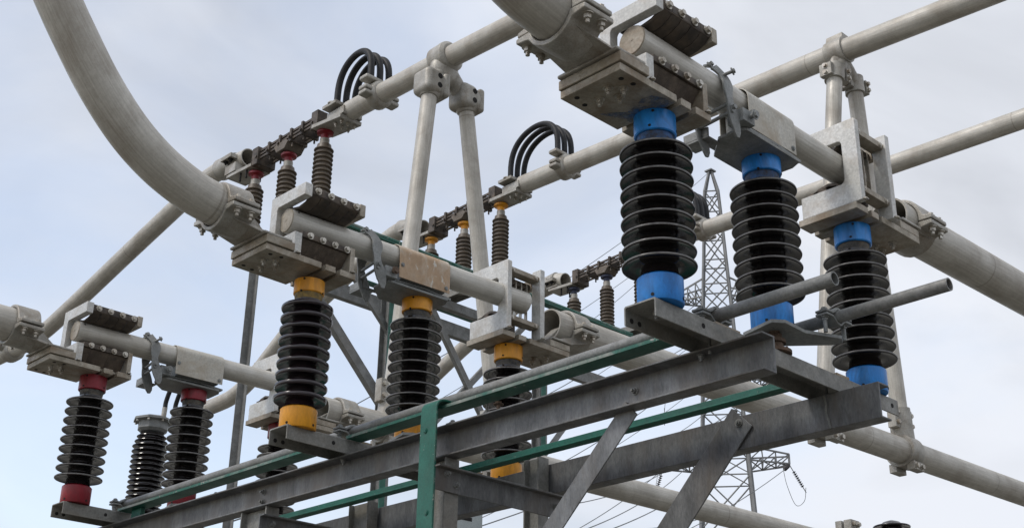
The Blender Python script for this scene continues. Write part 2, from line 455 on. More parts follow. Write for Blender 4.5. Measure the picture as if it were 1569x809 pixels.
def smooth_path(pts, n=6):
    """Catmull-Rom through the points"""
    pts = [V(p) for p in pts]
    P = [pts[0] * 2 - pts[1]] + pts + [pts[-1] * 2 - pts[-2]]
    out = []
    for i in range(1, len(P) - 2):
        for k in range(n):
            t = k / n
            a, b, c, d = P[i - 1], P[i], P[i + 1], P[i + 2]
            out.append(0.5 * ((2 * b) + (c - a) * t + (2 * a - 5 * b + 4 * c - d) * t * t + (3 * b - a - 3 * c + d) * t ** 3))
    out.append(pts[-1])
    return out

RECT = lambda w, h: [(-w / 2, -h / 2), (w / 2, -h / 2), (w / 2, h / 2), (-w / 2, h / 2)]
LPROF = lambda w, t: [(0, 0), (w, 0), (w, t), (t, t), (t, w), (0, w)]

# ------------------------------------------------------------------ ground
g = MB().faces([(-900, -900, GZ), (900, -900, GZ), (900, 900, GZ), (-900, 900, GZ)], [(0, 1, 2, 3)])
go = part('ground', g, 'gravel', None, smooth=0)
go['kind'] = 'structure'; go['label'] = 'flat pale gravel of the substation yard'

# ------------------------------------------------------------------ pole units (three phases)
PH = [dict(c='blue', y=0.0, blade=(-0.04, 0.9), bus=(1.133, 1.110), word='blue'),
      dict(c='yellow', y=3.072, blade=(-0.075, -3.0), bus=(1.133, 1.178), word='yellow'),
      dict(c='red', y=6.134, blade=(-0.10, -3.3), bus=(1.128, 1.122), word='red')]
X2, X3 = 0.957, 1.892
DZ2 = 0.134

def shed_profile(r, tube, z, fat=0.0):
    """one shed: thin drooping skirt with a rounded rim and an under-rib, from bottom to top"""
    t = 0.0045 + fat
    return [(tube, z - 0.012), (tube + 0.016, z - 0.004), (r - 0.030, z - 0.010 - fat * 0.5), (r - 0.012, z - 0.015 - fat), (r - 0.006, z - 0.0165 - fat),
            (r - 0.0015, z - 0.0135 - fat * 0.5), (r, z - 0.0085), (r - 0.0015, z - 0.0035 + fat), (r - 0.006, z + 0.0005 + fat), (r - 0.014, z + 0.0025 + fat), (r - 0.05, z + 0.012 + fat),
            (tube + 0.02, z + 0.026 + fat), (tube, z + 0.038)]

def insulator(x, ph, dz, label, rad=0.1917, mat='porcelain', fat=0.0, cap_r=0.112, foot_r=0.118, neck='cement'):
    y = ph['y']
    base = -0.208 if dz == 0 else -0.205
    t = thing('post_insulator', label, 'insulator', (x, 0, base + dz), 'post insulators of the three pole units', (0, y, 0))
    prof = [(0.100, -0.055), (0.096, -0.035)]
    for i in range(9): prof += [(a, b) for a, b in shed_profile(rad, 0.092, 0.08 * i + 0.008, fat)]
    prof += [(0.092, 0.700)]
    po = part('porcelain', MB().lathe([(a, b + dz) for a, b in prof], x, 0), mat, t, smooth=52)
    if fat == 0:                                # sky reflection on the shed rims, painted in as lighter grey
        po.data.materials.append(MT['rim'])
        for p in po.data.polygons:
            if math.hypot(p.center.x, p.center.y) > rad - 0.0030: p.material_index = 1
    m = MB().lathe([(foot_r - 0.004, base + dz), (foot_r, base + 0.006 + dz), (foot_r, -0.072 + dz), (foot_r - 0.008, -0.064 + dz), (0.094, -0.060 + dz)], x, 0)
    part('base_flange', m, ph['c'], t, smooth=35)
    m = MB()
    for a in (200, 290, 20, 110):
        ca, sa = math.cos(R(a)), math.sin(R(a))
        m.cut().cyl((x + ca * (foot_r - 0.004), sa * (foot_r - 0.004), base + 0.022 + dz), (x + ca * (foot_r + 0.0025), sa * (foot_r + 0.0025), base + 0.022 + dz), 0.009, 10)
    part('bolt_hole', m, 'hole', t)
    m = MB().lathe([(0.091, 0.690 + dz), (0.093, 0.715 + dz), (0.097, 0.742 + dz), (0.097, 0.752 + dz)], x, 0)
    part('cement_neck', m, neck, t)
    top = 0.866 if dz == 0 else 0.842
    m = MB().lathe([(0.096, 0.744 + dz), (cap_r - 0.006, 0.744 + dz), (cap_r, 0.750 + dz), (cap_r, top + dz)], x, 0)
    part('cap', m, ph['c'], t, smooth=35)
    m = MB()
    for a, z in ((215, 0.85), (300, 0.772), (205, 0.765)):
        ca, sa = math.cos(R(a)), math.sin(R(a))
        z = z + dz - (0.02 if dz else 0)
        m.cut().cyl((x + ca * (cap_r - 0.004), sa * (cap_r - 0.004), z), (x + ca * (cap_r + 0.002), sa * (cap_r + 0.002), z), 0.008, 10)
    part('set_screw', m, 'hole', t)
    return t

def base_plate(m, x0, sgn):
    """contact base plate: two shallow grooves cross its underside; x0 = insulator axis, sgn = side of the bus clamp"""
    def bx(a, b, y0, y1, z0, z1):
        a, b = sorted((x0 + sgn * a, x0 + sgn * b))
        yy = sorted((sgn * -y0, sgn * -y1)) if sgn > 0 else (y0, y1)
        m.box(a, b, -0.19, 0.222, z0, z1) if y0 is None else m.box(a, b, y0, y1, z0, z1)
    y0, y1 = -0.19, 0.222
    bx(0.49, 0.045, y0, y1, 0.866, 0.910)
    bx(0.045, 0.010, y0 + 0.045, y1 - 0.03, 0.888, 0.910)
    bx(0.010, -0.072, y0, y1, 0.8665, 0.910)
    bx(-0.072, -0.112, y0 + 0.045, y1 - 0.03, 0.888, 0.910)
    bx(-0.112, -0.242, y0, y1, 0.866, 0.910)

def bus_clamp(ph, x0, sgn, label):
    """cradle standing out over the edge of the contact base, its foot on the spacer plate"""
    t = thing('busbar_clamp', label, 'clamp', (x0 + sgn * 0.42, 0, 0.972), 'clamps holding the thick busbars', (0, ph['y'], 0))
    zc, r = ph['bus'][0 if sgn < 0 else 1], 0.1425
    zf = zc - 0.040
    def xs(a, b): return sorted((x0 + sgn * a, x0 + sgn * b))
    a, b = xs(0.80, 0.585)
    trough = [(r * math.cos(R(d)), zc + r * math.sin(R(d))) for d in range(-15, -166, -15)]
    outer = [(0.172 * math.cos(R(d)), zc + 0.172 * math.sin(R(d))) for d in range(-150, -29, 15)]
    body = [(0.240, zf), (0.240, zf - 0.032), (0.172, zf - 0.040)] + outer[::-1] + [(-0.172, zf - 0.040), (-0.240, zf - 0.032), (-0.240, zf)] + [(-p, q) for p, q in trough][0:]
    body = [(0.240, zf - 0.002), (0.240, zf - 0.032), (0.170, zf - 0.042)] + outer[::-1] + [(-0.170, zf - 0.042), (-0.240, zf - 0.032), (-0.240, zf - 0.002)] + trough[::-1]
    m = MB().prism(body, 'x', a, b)
    e0, e1 = x0 + sgn * 0.795, x0 + sgn * 0.59
    f0, f1 = x0 + sgn * 0.515, x0 + sgn * 0.33
    zt, zl = zc - 0.10, 0.985
    m.hexa([(f0, -0.165, zl), (f1, -0.165, zl), (f1, 0.165, zl), (f0, 0.165, zl), (e0, -0.135, zt), (e1, -0.135, zt), (e1, 0.135, zt), (e0, 0.135, zt)])
    m.hexa([(f0, -0.05, zl), (f1 - sgn * 0.0, -0.05, zl), (f1, 0.05, zl), (f0, 0.05, zl), (e0, -0.05, zc), (e1 - sgn * 0.06, -0.05, zc), (e1 - sgn * 0.06, 0.05, zc), (e0, 0.05, zc)])
    g0, g1 = xs(0.52, 0.295)
    m.box(g0, g1, -0.198, 0.218, 0.972, 0.992)
    part('saddle', m, 'cast', t, bevel=0.008)
    cap = [(0.240, zf + 0.010), (0.240, zf + 0.038), (0.178, zf + 0.052)] + [(0.170 * math.cos(R(d)), zc + 0.170 * math.sin(R(d))) for d in range(20, 161, 10)] + \
          [(-0.178, zf + 0.052), (-0.240, zf + 0.038), (-0.240, zf + 0.010), (-0.14, zf + 0.010)] + [(r * math.cos(R(d)), zc + 0.002 + r * math.sin(R(d))) for d in range(176, 3, -12)] + [(0.14, zf + 0.010)]
    part('clamp_cap', MB().prism(cap, 'x', a + 0.010, b - 0.010), 'cast', t, bevel=0.008)
    m = MB()
    for q in (0.745, 0.645):
        for s in (-1, 1):
            x = x0 + sgn * q
            m.bolt((x, s * 0.207, zf - 0.034), (0, 0, -1), 0.022, 0.030, 0.022)
            m.bolt((x, s * 0.207, zf + 0.040), (0, 0, 1), 0.019, 0.024)
    part('clamp_bolt', m, 'steel', t)
    return t

def left_contact(ph, label):
    t = thing('fixed_contact', label, 'switch contact', (0, 0, 0.866), 'fixed contacts on the end insulators', (0, ph['y'], 0))
    m = MB(); base_plate(m, 0, -1)
    part('base_plate', m, 'plate', t, bevel=0.004)
    m = MB().box(-0.50, -0.277, -0.203, 0.226, 0.914, 0.970)
    part('spacer_plate', m, 'plate', t, bevel=0.005)
    m = MB()
    for dx, dy in ((-0.40, -0.03), (-0.35, 0.075), (-0.30, -0.02), (-0.345, -0.085)):
        m.bolt((dx, dy, 0.866), (0, 0, -1), 0.019, 0.026, 0.018)
    part('underside_bolt', m, 'steel', t)
    m = MB()
    for dx, dy in ((-0.44, 0.15), (-0.36, 0.17), (-0.42, -0.135), (-0.34, -0.145)):
        m.cut().cyl((dx, dy, 0.870), (dx, dy, 0.864), 0.014, 16)
    part('tapped_hole', m, 'hole', t)
    if ph['c'] == 'blue':                      # paint slopped over the plate
        pts = [(0.11 * math.cos(a) * (1.25 + 0.35 * math.sin(3 * a + 1) + (0.55 if 2.3 < a < 3.6 else 0)) - 0.03,
                0.11 * math.sin(a) * (1.2 + 0.25 * math.sin(2 * a))) for a in [2 * math.pi * i / 40 for i in range(40)]]
        pts = [(min(x, -0.014 + 0.0) if x > -0.05 else x, max(-0.17, min(0.2, y))) for x, y in pts]
        pts2 = [(x, y) for x, y in pts]
        m = MB().prism([(-0.052, -0.17), (-0.052, 0.12), (-0.10, 0.115), (-0.16, 0.145), (-0.235, 0.175), (-0.20, 0.115), (-0.15, 0.06), (-0.17, -0.02), (-0.20, -0.08), (-0.19, -0.14), (-0.12, -0.172)], 'z', 0.8645, 0.868)
        part('paint_smear', m, 'smear', t, smooth=0)
    # two gamma-shaped side plates whose arms reach over the blade
    G = [(0.135, 0.975), (0.135, 1.412), (-0.262, 1.412), (-0.262, 1.318), (0.045, 1.318), (0.052, 1.312), (0.058, 1.300), (0.058, 0.975)]
    G2 = [(0.135, 0.911), (0.135, 1.412), (-0.262, 1.412), (-0.262, 1.318), (0.045, 1.318), (0.058, 1.300), (0.058, 0.911)]
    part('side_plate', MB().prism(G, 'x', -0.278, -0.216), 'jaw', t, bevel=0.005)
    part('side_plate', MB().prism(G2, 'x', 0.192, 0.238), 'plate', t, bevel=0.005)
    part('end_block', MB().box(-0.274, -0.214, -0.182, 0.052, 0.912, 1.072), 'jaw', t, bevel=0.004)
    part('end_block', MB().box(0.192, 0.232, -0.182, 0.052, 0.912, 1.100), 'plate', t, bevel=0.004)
    # upper finger bank
    b = part('upper_finger_bank', MB().box(-0.220, 0.190, -0.250, -0.215, 1.345, 1.405), 'finger', t, bevel=0.004)
    for k in range(5):
        x0 = -0.210 + k * 0.080
        outer = [(-0.252, 1.400), (-0.252, 1.352), (-0.225, 1.322), (-0.17, 1.297), (-0.10, 1.287), (-0.03, 1.297), (0.045, 1.322), (0.05, 1.345)]
        inner = [(0.035, 1.352), (-0.03, 1.318), (-0.10, 1.304), (-0.17, 1.316), (-0.212, 1.340), (-0.230, 1.372), (-0.232, 1.400)]
        part('contact_finger', MB().prism(outer + inner, 'x', x0, x0 + 0.0765), 'finger', b, bevel=0.002)
    m = MB()
    for k in range(4): m.bolt((-0.165 + k * 0.108, -0.252, 1.378), (0, -1, 0.15), 0.0185, 0.022)
    part('finger_bolt', m, 'steel', b)
    b = part('lower_finger_bank', MB().box(-0.212, 0.190, -0.178, -0.145, 1.052, 1.092), 'finger', t, bevel=0.003)
    for k in range(5):
        x0 = -0.208 + k * 0.079
        pts = [(-0.150, 1.088), (-0.11, 1.104), (-0.05, 1.120), (0.0, 1.124), (0.045, 1.110), (0.045, 1.098), (0.0, 1.110), (-0.05, 1.106), (-0.11, 1.088), (-0.14, 1.055), (-0.035, 0.925), (-0.05, 0.912), (-0.160, 1.048)]
        part('contact_finger', MB().prism(pts, 'x', x0, x0 + 0.0785), 'finger_brown', b, bevel=0.001)
    m = MB()
    for k in range(4): m.bolt((-0.148 + k * 0.103, -0.178, 1.073), (0, -1, 0.1), 0.0175, 0.022)
    part('finger_bolt', m, 'steel', b)
    m = MB()
    for x in (-0.243, 0.215): m.bolt((x, -0.190, 0.914), (0, 0, 1), 0.013, 0.012)
    part('lug_bolt', m, 'steel', t)
    return t

def right_contact(ph, label):
    t = thing('fixed_contact', label, 'switch contact', (X3, 0, 0.866), 'fixed contacts on the end insulators', (0, ph['y'], 0))
    m = MB(); base_plate(m, X3, 1)
    part('base_plate', m, 'plate', t, bevel=0.004)
    m = MB().box(X3 + 0.277, X3 + 0.50, -0.186, 0.226, 0.914, 0.968)
    part('spacer_plate', m, 'plate', t, bevel=0.005)
    m = MB()
    for dx, dy in ((0.40, 0.03), (0.35, -0.075), (0.30, 0.02), (0.345, 0.085)):
        m.bolt((X3 + dx, dy, 0.866), (0, 0, -1), 0.019, 0.026, 0.018)
    part('underside_bolt', m, 'steel', t)
    # C shaped plate with its open side at the back, rounded inner corners
    C = [(-0.228, 0.911), (-0.228, 1.470), (-0.218, 1.480), (0.195, 1.480), (0.195, 1.352), (-0.095, 1.352), (-0.112, 1.346), (-0.120, 1.330), (-0.120, 1.085), (-0.112, 1.066), (-0.095, 1.058), (0.195, 1.058), (0.195, 0.911)]
    part('window_plate', MB().prism(C, 'x', X3 - 0.236, X3 - 0.190), 'jaw', t, bevel=0.006)
    C2 = [(-0.228, 0.911), (-0.228, 1.500), (-0.140, 1.500), (-0.128, 1.488), (-0.128, 0.911)]
    part('side_plate', MB().prism(C2, 'x', X3 + 0.120, X3 + 0.168), 'jaw', t, bevel=0.005)
    part('side_plate', MB().box(X3 + 0.120, X3 + 0.168, -0.124, 0.19, 1.36, 1.44), 'plate', t, bevel=0.004)
    part('cross_bar', MB().box(X3 - 0.188, X3 + 0.118, -0.206, -0.120, 1.400, 1.440), 'plate', t, bevel=0.003)
    part('cross_bar', MB().box(X3 - 0.188, X3 + 0.118, -0.206, -0.120, 1.002, 1.040), 'plate', t, bevel=0.003)
    b = part('finger_bank', MB().box(X3 - 0.186, X3 + 0.116, -0.112, -0.080, 1.352, 1.396).box(X3 - 0.186, X3 + 0.116, -0.112, -0.080, 1.044, 1.080), 'finger', t, bevel=0.003)
    for k in range(5):
        x0 = X3 - 0.165 + k * 0.060
        part('contact_finger', MB().box(x0, x0 + 0.010, -0.118, -0.092, 1.06, 1.385), 'steel', b)
    up_pts = [(-0.07, 1.394), (-0.07, 1.350), (-0.03, 1.318), (0.03, 1.303), (0.10, 1.318), (0.15, 1.345), (0.15, 1.365), (0.10, 1.336), (0.03, 1.320), (-0.03, 1.336), (-0.05, 1.36), (-0.05, 1.394)]
    part('contact_finger', MB().prism(up_pts, 'x', X3 - 0.18, X3 + 0.11), 'finger', b)
    part('contact_finger', MB().box(X3 - 0.18, X3 + 0.11, 0.045, 0.165, 0.93, 1.10), 'finger', b)
    part('contact_finger', MB().box(X3 - 0.18, X3 + 0.11, 0.05, 0.165, 1.355, 1.46), 'finger', b)
    lo_pts = [(p, 2 * 1.2155 - q) for p, q in up_pts]
    part('contact_finger', MB().prism(lo_pts, 'x', X3 - 0.18, X3 + 0.11), 'finger', b)
    m = MB()
    for x in (X3 - 0.16, X3 + 0.09):
        for z in (1.42, 1.021): m.bolt((x, -0.206, z), (0, -1, 0), 0.011, 0.010)
    m.bolt((X3 + 0.120, -0.19, 1.42), (-1, 0, 0), 0.016, 0.014).bolt((X3 + 0.120, -0.19, 1.02), (-1, 0, 0), 0.016, 0.014)
    part('cross_bar_bolt', m, 'steel', t)
    m = MB().bolt((X3 - 0.213, -0.236, 0.915), (0, -0.2, 1), 0.014, 0.012).bolt((X3 + 0.144, -0.236, 0.915), (0, -0.2, 1), 0.014, 0.012)
    part('lug_bolt', m, 'steel', t)
    return t

def rotor(ph, label, peel):
    """rotating blade on the middle insulator: mounting plate, sleeve, tube and arcing horn"""
    t = thing('contact_blade', label, 'switch blade', (X2, 0, 0.977), 'blades on the middle insulators', (0, ph['y'], 0))
    yb, ang = ph['blade']
    zb, r = 1.2155, 0.0875
    def fin(name, mb, mat, parent, **k):
        mb.rot_z(R(ang), (X2, 0, 0))
        return part(name, mb, mat, parent, **k)
    path = [(-0.235, yb, zb), (1.94, yb, zb)]
    tb = fin('blade_tube', MB().tube(path, r, 40), 'blade', t)
    m = MB().tube([(-0.235, yb, zb), (-0.243, yb, zb)], [r, r - 0.004], 40).tube([(-0.243, yb, zb), (-0.2455, yb, zb)], 0.007, 10)
    fin('end_cap', m, 'plate', tb)
    m = MB()
    for a in (35, 150, -80):
        ca, sa = math.cos(R(a)) * r, math.sin(R(a)) * r
        m.cut().cyl((-0.19, yb - ca * 0.97, zb + sa * 0.97), (-0.19, yb - ca * 1.01, zb + sa * 1.01), 0.009, 10)
    fin('cap_screw', m, 'hole', tb)
    # mounting plate and thin bent plate above it
    poly = [(0.600, -0.160), (1.115, -0.160), (1.150, -0.09), (1.150, 0.10), (1.07, 0.160), (0.72, 0.160), (0.575, 0.02), (0.572, -0.13)]
    fin('mounting_plate', MB().prism(poly, 'z', 0.977, 0.996), 'dull', t, bevel=0.003)
    m = MB().sweep([(0.64, 0, 1.012), (0.92, 0, 1.020), (1.155, 0, 1.004)], RECT(0.29, 0.014))
    fin('spring_plate', m, 'dull', t)
    # sleeve: inverted U of sheet round the tube
    w, sl0, sl1 = 0.104, 0.655, 1.115
    topz, th = zb + 0.098, 0.006
    outer = [(yb - w, 1.028)] + [(yb + w * math.cos(R(d)) * 1.0, zb + 0.012 + (topz - zb - 0.012) * math.sin(R(d))) for d in range(180, -1, -12)] + [(yb + w, 1.028)]
    inner = [(yb + (p - yb) * (w - th) / w, q if i in (0, len(outer) - 1) else q - th * max(0, (q - zb)) / 0.1) for i, (p, q) in enumerate(outer)][::-1]
    sl = fin('sleeve', MB().prism(outer + inner, 'x', sl0, sl1), 'sleeve_peel' if peel else 'sleeve', t, bevel=0.002, smooth=30)
    m = MB()
    for x, z in ((sl0 + 0.025, 1.13), (sl1 - 0.035, 1.06)): m.bolt((x, yb - w, z), (0, -1, 0), 0.011, 0.010)
    fin('rivet', m, 'dull', sl)
    m = MB().box(sl0 + 0.03, sl1 - 0.03, yb - 0.08, yb + 0.08, 1.027, zb - 0.05)
    fin('saddle_block', m, 'dull', t)
    # block with a bolt at the corner of the plate
    b = fin('stop_block', MB().box(0.520, 0.628, -0.195, -0.085, 0.998, 1.078), 'dull', t, bevel=0.004)
    fin('stop_bolt', MB().cyl((0.59, -0.195, 1.045), (0.59, -0.235, 1.045), 0.015, 12).bolt((0.59, -0.222, 1.045), (0, -1, 0), 0.021, 0.018, auto=False), 'rust' if peel else 'dull', b)
    # arcing horn: two wavy straps gripping the tube
    strap = RECT(0.058, 0.016)
    def wavy(s, dx, dzz):
        return smooth_path([(0.345 + dx, yb - s * 0.015, zb + 0.115), (0.375 + dx, yb - s * 0.062, zb + 0.100), (0.425 + dx, yb - s * 0.104, zb + 0.020), (0.420 + dx, yb - s * 0.118, zb - 0.07),
                            (0.435 + dx, yb - s * 0.122, zb - 0.16), (0.475 + dx, yb - s * 0.118, zb - 0.26 + dzz), (0.488 + dx, yb - s * 0.116, zb - 0.325 + dzz)], 6)
    for s, dx, dzz in ((1, 0.02, 0.0), (-1, 0.05, -0.02)):
        m = MB()
        path = wavy(s, dx, dzz)
        n = len(path); rings = []
        for i, p in enumerate(path):
            tg = (path[min(i + 1, n - 1)] - path[max(i - 1, 0)]).normalized()
            nrm = V((0, -s, 0)); nrm = (nrm - tg * nrm.dot(tg)).normalized()
            if i < 6: nrm = (V((0, -s, 1)) - tg * V((0, -s, 1)).dot(tg)).normalized()
            sd_ = tg.cross(nrm).normalized()
            q = min(1.0, 0.35 + 0.65 * min(i, n - 1 - i) / 3.0)
            wv = 0.037 * q * (1 + 0.20 * math.sin(i * 0.5 + 0.6))
            rings.append([m.bm.verts.new(p + sd_ * a + nrm * bb) for a, bb in ((-wv, -0.007), (wv, -0.007), (wv, 0.007), (-wv, 0.007))])
        for i in range(n - 1):
            for j in range(4): m.bm.faces.new((rings[i][j], rings[i][(j + 1) % 4], rings[i + 1][(j + 1) % 4], rings[i + 1][j]))
        m.bm.faces.new(rings[0][::-1]); m.bm.faces.new(rings[-1])
        h = fin('arcing_horn', m, 'dull', t, bevel=0.004)
        m = MB()
        for k in ((3, 0.022), (n * 2 // 3, 0.02)):
            p = path[k[0]]; m.bolt(p + V((0, -s * 0.006, 0.0)), (0, -s, 0.35 if k[0] == 3 else 0), 0.016, 0.024)
        if s > 0 and not peel:
            p = path[10]; m.cut().cyl(p, p + V((0.03, -0.045, 0.02)), 0.010, 10).bolt(p + V((0.03, -0.045, 0.02)), (0.05, -0.075, 0.035), 0.016, 0.016, auto=False)
        fin('horn_bolt', m, 'dull', h)
    m = MB().cyl((0.445, yb - 0.125, zb - 0.13), (0.475, yb + 0.125, zb - 0.13), 0.011, 10).cut().cyl((0.45, yb - 0.14, zb - 0.185), (0.48, yb + 0.14, zb - 0.185), 0.011, 10)
    fin('horn_tie_bolt', m, 'dull', t)
    # stub plate reaching out behind the horn
    m = MB().box(0.49, 0.60, 0.03, 0.20, 0.962, 0.976).box(0.49, 0.505, 0.03, 0.2, 0.976, 1.03)
    fin('limit_tab', m, 'dull', t, bevel=0.003)
    return t

def bracket(ph, label):
    """inverted channel carrying the three insulators of one pole"""
    t = thing('channel_bracket', label, 'bracket', (0.9, 0, -0.31), 'channel brackets under the insulators', (0, ph['y'], 0))
    y0, y1, z0, z1, th = -0.070, 0.135, -0.31, -0.2095, 0.010
    prof = [(y0, z0), (y0, z1 - 0.008), (y0 + 0.008, z1), (y1 - 0.008, z1), (y1, z1 - 0.008), (y1, z0), (y1 - th, z0), (y1 - th, z1 - th - 0.004), (y1 - th - 0.006, z1 - th), (y0 + th + 0.006, z1 - th), (y0 + th, z1 - th - 0.004), (y0 + th, z0)]
    part('channel', MB().prism(prof, 'x', -0.125, 2.10), 'bracket', t, bevel=0.0025)
    m = MB()
    for x in (0.245, 1.62, 2.03):
        m.cut().cyl((x, y0 - 0.0015, z0 + 0.05), (x, y0 + 0.003, z0 + 0.05), 0.014, 18)
    for x in (-0.08, -0.02): m.cut().cyl((x, y1 - th + 0.003, z0 + 0.035), (x, y1 - th - 0.0015, z0 + 0.035), 0.014, 16)
    part('bolt_hole', m, 'hole', t)
    m = MB()
    for x in (0.0, X3): m.bolt((x, 0.03, z1 - th), (0, 0, -1), 0.022, 0.03, 0.02)
    for x, yy in ((0.42, 0.03), (1.49, 0.03)): m.cut().cyl((x, yy, z1), (x, yy, z1 - 0.13), 0.009, 10)
    part('fixing_bolt', m, 'galv', t)
    return t

def lever(ph, label):
    """bearing stack and drive lever below the rotating insulator"""
    t = thing('drive_lever', label, 'lever', (X2, 0, -0.2095), 'drive levers under the rotating insulators', (0, ph['y'], 0))
    m = MB().lathe([(0.095, -0.2095), (0.095, -0.192), (0.056, -0.190), (0.052, -0.150), (0.066, -0.148), (0.066, -0.128), (0.046, -0.126), (0.046, -0.0935)], X2, 0, 32)
    part('bearing', m, 'rust', t)
    m = MB()
    for a in (45, 135, 225, 315): m.bolt((X2 + 0.09 * math.cos(R(a)), 0.055 * math.sin(R(a)), -0.190), (0, 0, 1), 0.014, 0.02, 0.015)
    part('bearing_bolt', m, 'rust', t)
    poly = [(0.80, -0.10), (0.86, -0.15), (1.06, -0.14), (1.27, -0.235), (1.33, -0.20), (1.32, -0.14), (1.10, 0.12), (1.0, 0.15), (0.86, 0.13)]
    part('lever_plate', MB().prism(poly, 'z', -0.0925, -0.0715), 'dull', t, bevel=0.003)
    m = MB().bolt((X2 - 0.03, -0.03, -0.0925), (0, 0, -1), 0.02, 0.012)
    part('plate_bolt', m, 'rust', t)
    return t

def rod_clamp(ph, x, z, dy, label, base_z):
    """two wavy half straps bolted over a connecting rod, standing on a stud"""
    t = thing('rod_clamp', label, 'clamp', (x, dy, base_z), 'strap clamps on the connecting rods', (0, ph['y'], 0))
    r = 0.040
    for s, nm in ((1, 'upper_strap'), (-1, 'lower_strap')):
        pts = [(-0.125, s * 0.010), (-0.060, s * 0.010)] + [((r + 0.004) * math.cos(R(d)), s * ((r + 0.004) * math.sin(R(d)) + 0.002)) for d in (150, 120, 90, 60, 30)] + [(0.060, s * 0.010), (0.125, s * 0.010)]
        m = MB().sweep([(x + p, dy, z + q) for p, q in pts], RECT(0.075, 0.014), upv=(0, 0.0001, 1))
        part(nm, m, 'dull', t, bevel=0.003)
    m = MB()
    for s in (-1, 1):
        m.cut().cyl((x + s * 0.092, dy, base_z), (x + s * 0.092, dy, z + 0.04), 0.012, 12).bolt((x + s * 0.092, dy, z + 0.018), (0, 0, 1), 0.018, 0.018, auto=False).bolt((x + s * 0.092, dy, z - 0.018), (0, 0, -1), 0.018, 0.018, auto=False)
    part('clamp_bolt', m, 'dull', t)
    return t

for i, ph in enumerate(PH):
    w, y = ph['word'], ph['y']
    bracket(ph, {'blue': 'grey channel bracket under the three blue capped insulators, nearest the camera',
                 'yellow': 'grey channel bracket under the three yellow capped insulators',
                 'red': 'grey channel bracket under the three red capped insulators at the far end'}[w])
    nk = {'blue': 'cement_blue', 'yellow': 'cement_yellow', 'red': 'cement'}[w]
    if w == 'yellow':
        insulator(0, ph, -0.012, 'plum black insulator with thick rounded sheds and %s caps under the finger contact' % w, 0.176, 'porcelain_plum', 0.006, 0.105, 0.122, nk)
    else:
        insulator(0, ph, 0, 'black ribbed insulator with %s caps under the finger contact' % w, neck=nk)
    insulator(X2, ph, DZ2, 'black ribbed insulator with %s caps under the sleeve of the blade' % w, neck='cement_blue' if w == 'blue' else 'cement')
    insulator(X3, ph, 0, 'black ribbed insulator with %s caps under the window shaped contact' % w)
    left_contact(ph, 'contact jaw with two dark finger banks on top of the %s capped end insulator' % w)
    right_contact(ph, 'contact jaw with square window round the blade end above the %s cap' % w)
    bus_clamp(ph, 0, -1, 'cast clamp gripping the thick pipe beside the finger contact of the %s pole' % w)
    bus_clamp(ph, X3, 1, 'cast clamp gripping the thick pipe beyond the window contact of the %s pole' % w)
    rotor(ph, {'blue': 'pale tube blade with smooth grey sleeve above the blue cap',
               'yellow': 'pale tube blade with peeling brown sleeve above the yellow cap',
               'red': 'pale tube blade with clean buff sleeve above the red cap'}[w], w == 'yellow')
    lever(ph, 'flat grey lever plate on a rusty bearing below the middle %s insulator' % w)
    rod_clamp(ph, 0.455, -0.128, 0.03, 'bolted strap clamp holding the inner rod on the %s pole bracket' % w, -0.2095)
    rod_clamp(ph, 1.26, 0.035, -0.20, 'bolted strap clamp holding the outer rod on the %s pole lever' % w, -0.0715)
    m = MB().box(0.37, 0.58, -0.055, 0.115, -0.2085, -0.1935)
    single('packing_plate', m.shift((0, y, 0)), 'rusty_plate', 'tan oxidised packing plate under the strap clamp of the %s pole' % w, 'plate', 'packing plates under the rod clamps', bevel=0.003)
    m = MB().box(1.47, 1.60, -0.06, 0.05, -0.2085, -0.192)
    single('packing_plate', m.shift((0, y, 0)), 'rusty_plate', 'small oxidised plate on the %s pole bracket beside the far insulator foot' % w, 'plate', 'packing plates on the brackets', bevel=0.003)

# thick busbars
def bus(name, path, r, label, hollow=0.012, group='thick busbar pipes', mat='tube'):
    return single(name, MB().tube(path, r, 40, hollow), mat, label, 'pipe', group)
curve = [(-0.60, 1.133), (-0.68, 1.133), (-0.80, 1.142), (-1.0, 1.182), (-1.24, 1.278), (-1.47, 1.43), (-1.70, 1.655), (-1.895, 1.90), (-2.065, 2.135), (-2.40, 2.64), (-2.74, 3.20)]
bus('busbar_pipe', smooth_path([(x, PH[1]['y'], z) for x, z in curve], 6), 0.141, 'thick grey pipe curving up to the sky from the yellow pole')
bus('busbar_pipe', smooth_path([(x, 0, z) for x, z in curve], 6), 0.141, 'thick grey pipe leaving the top of the picture above the blue pole')
bus('busbar_pipe', [(-0.60, PH[2]['y'], 1.128), (-2.6, PH[2]['y'], 1.105)], 0.1405, 'thick straight pipe entering at the left edge to the red pole')
bus('busbar_pipe', [(X3 + 0.47, 0, 1.108), (8.0, 0, 1.20)], 0.1405, 'thick pipe running right from the window contact of the blue pole')
bus('busbar_pipe', [(X3 + 0.44, PH[1]['y'], 1.176), (12.5, PH[1]['y'], 1.34)], 0.1405, 'thick pipe behind the frame carrying the splayed support legs at the right')
bus('busbar_pipe', [(X3 + 0.44, PH[2]['y'], 1.120), (13.5, PH[2]['y'], 1.26)], 0.1405, 'thick pipe passing low behind the frame to the bottom right')

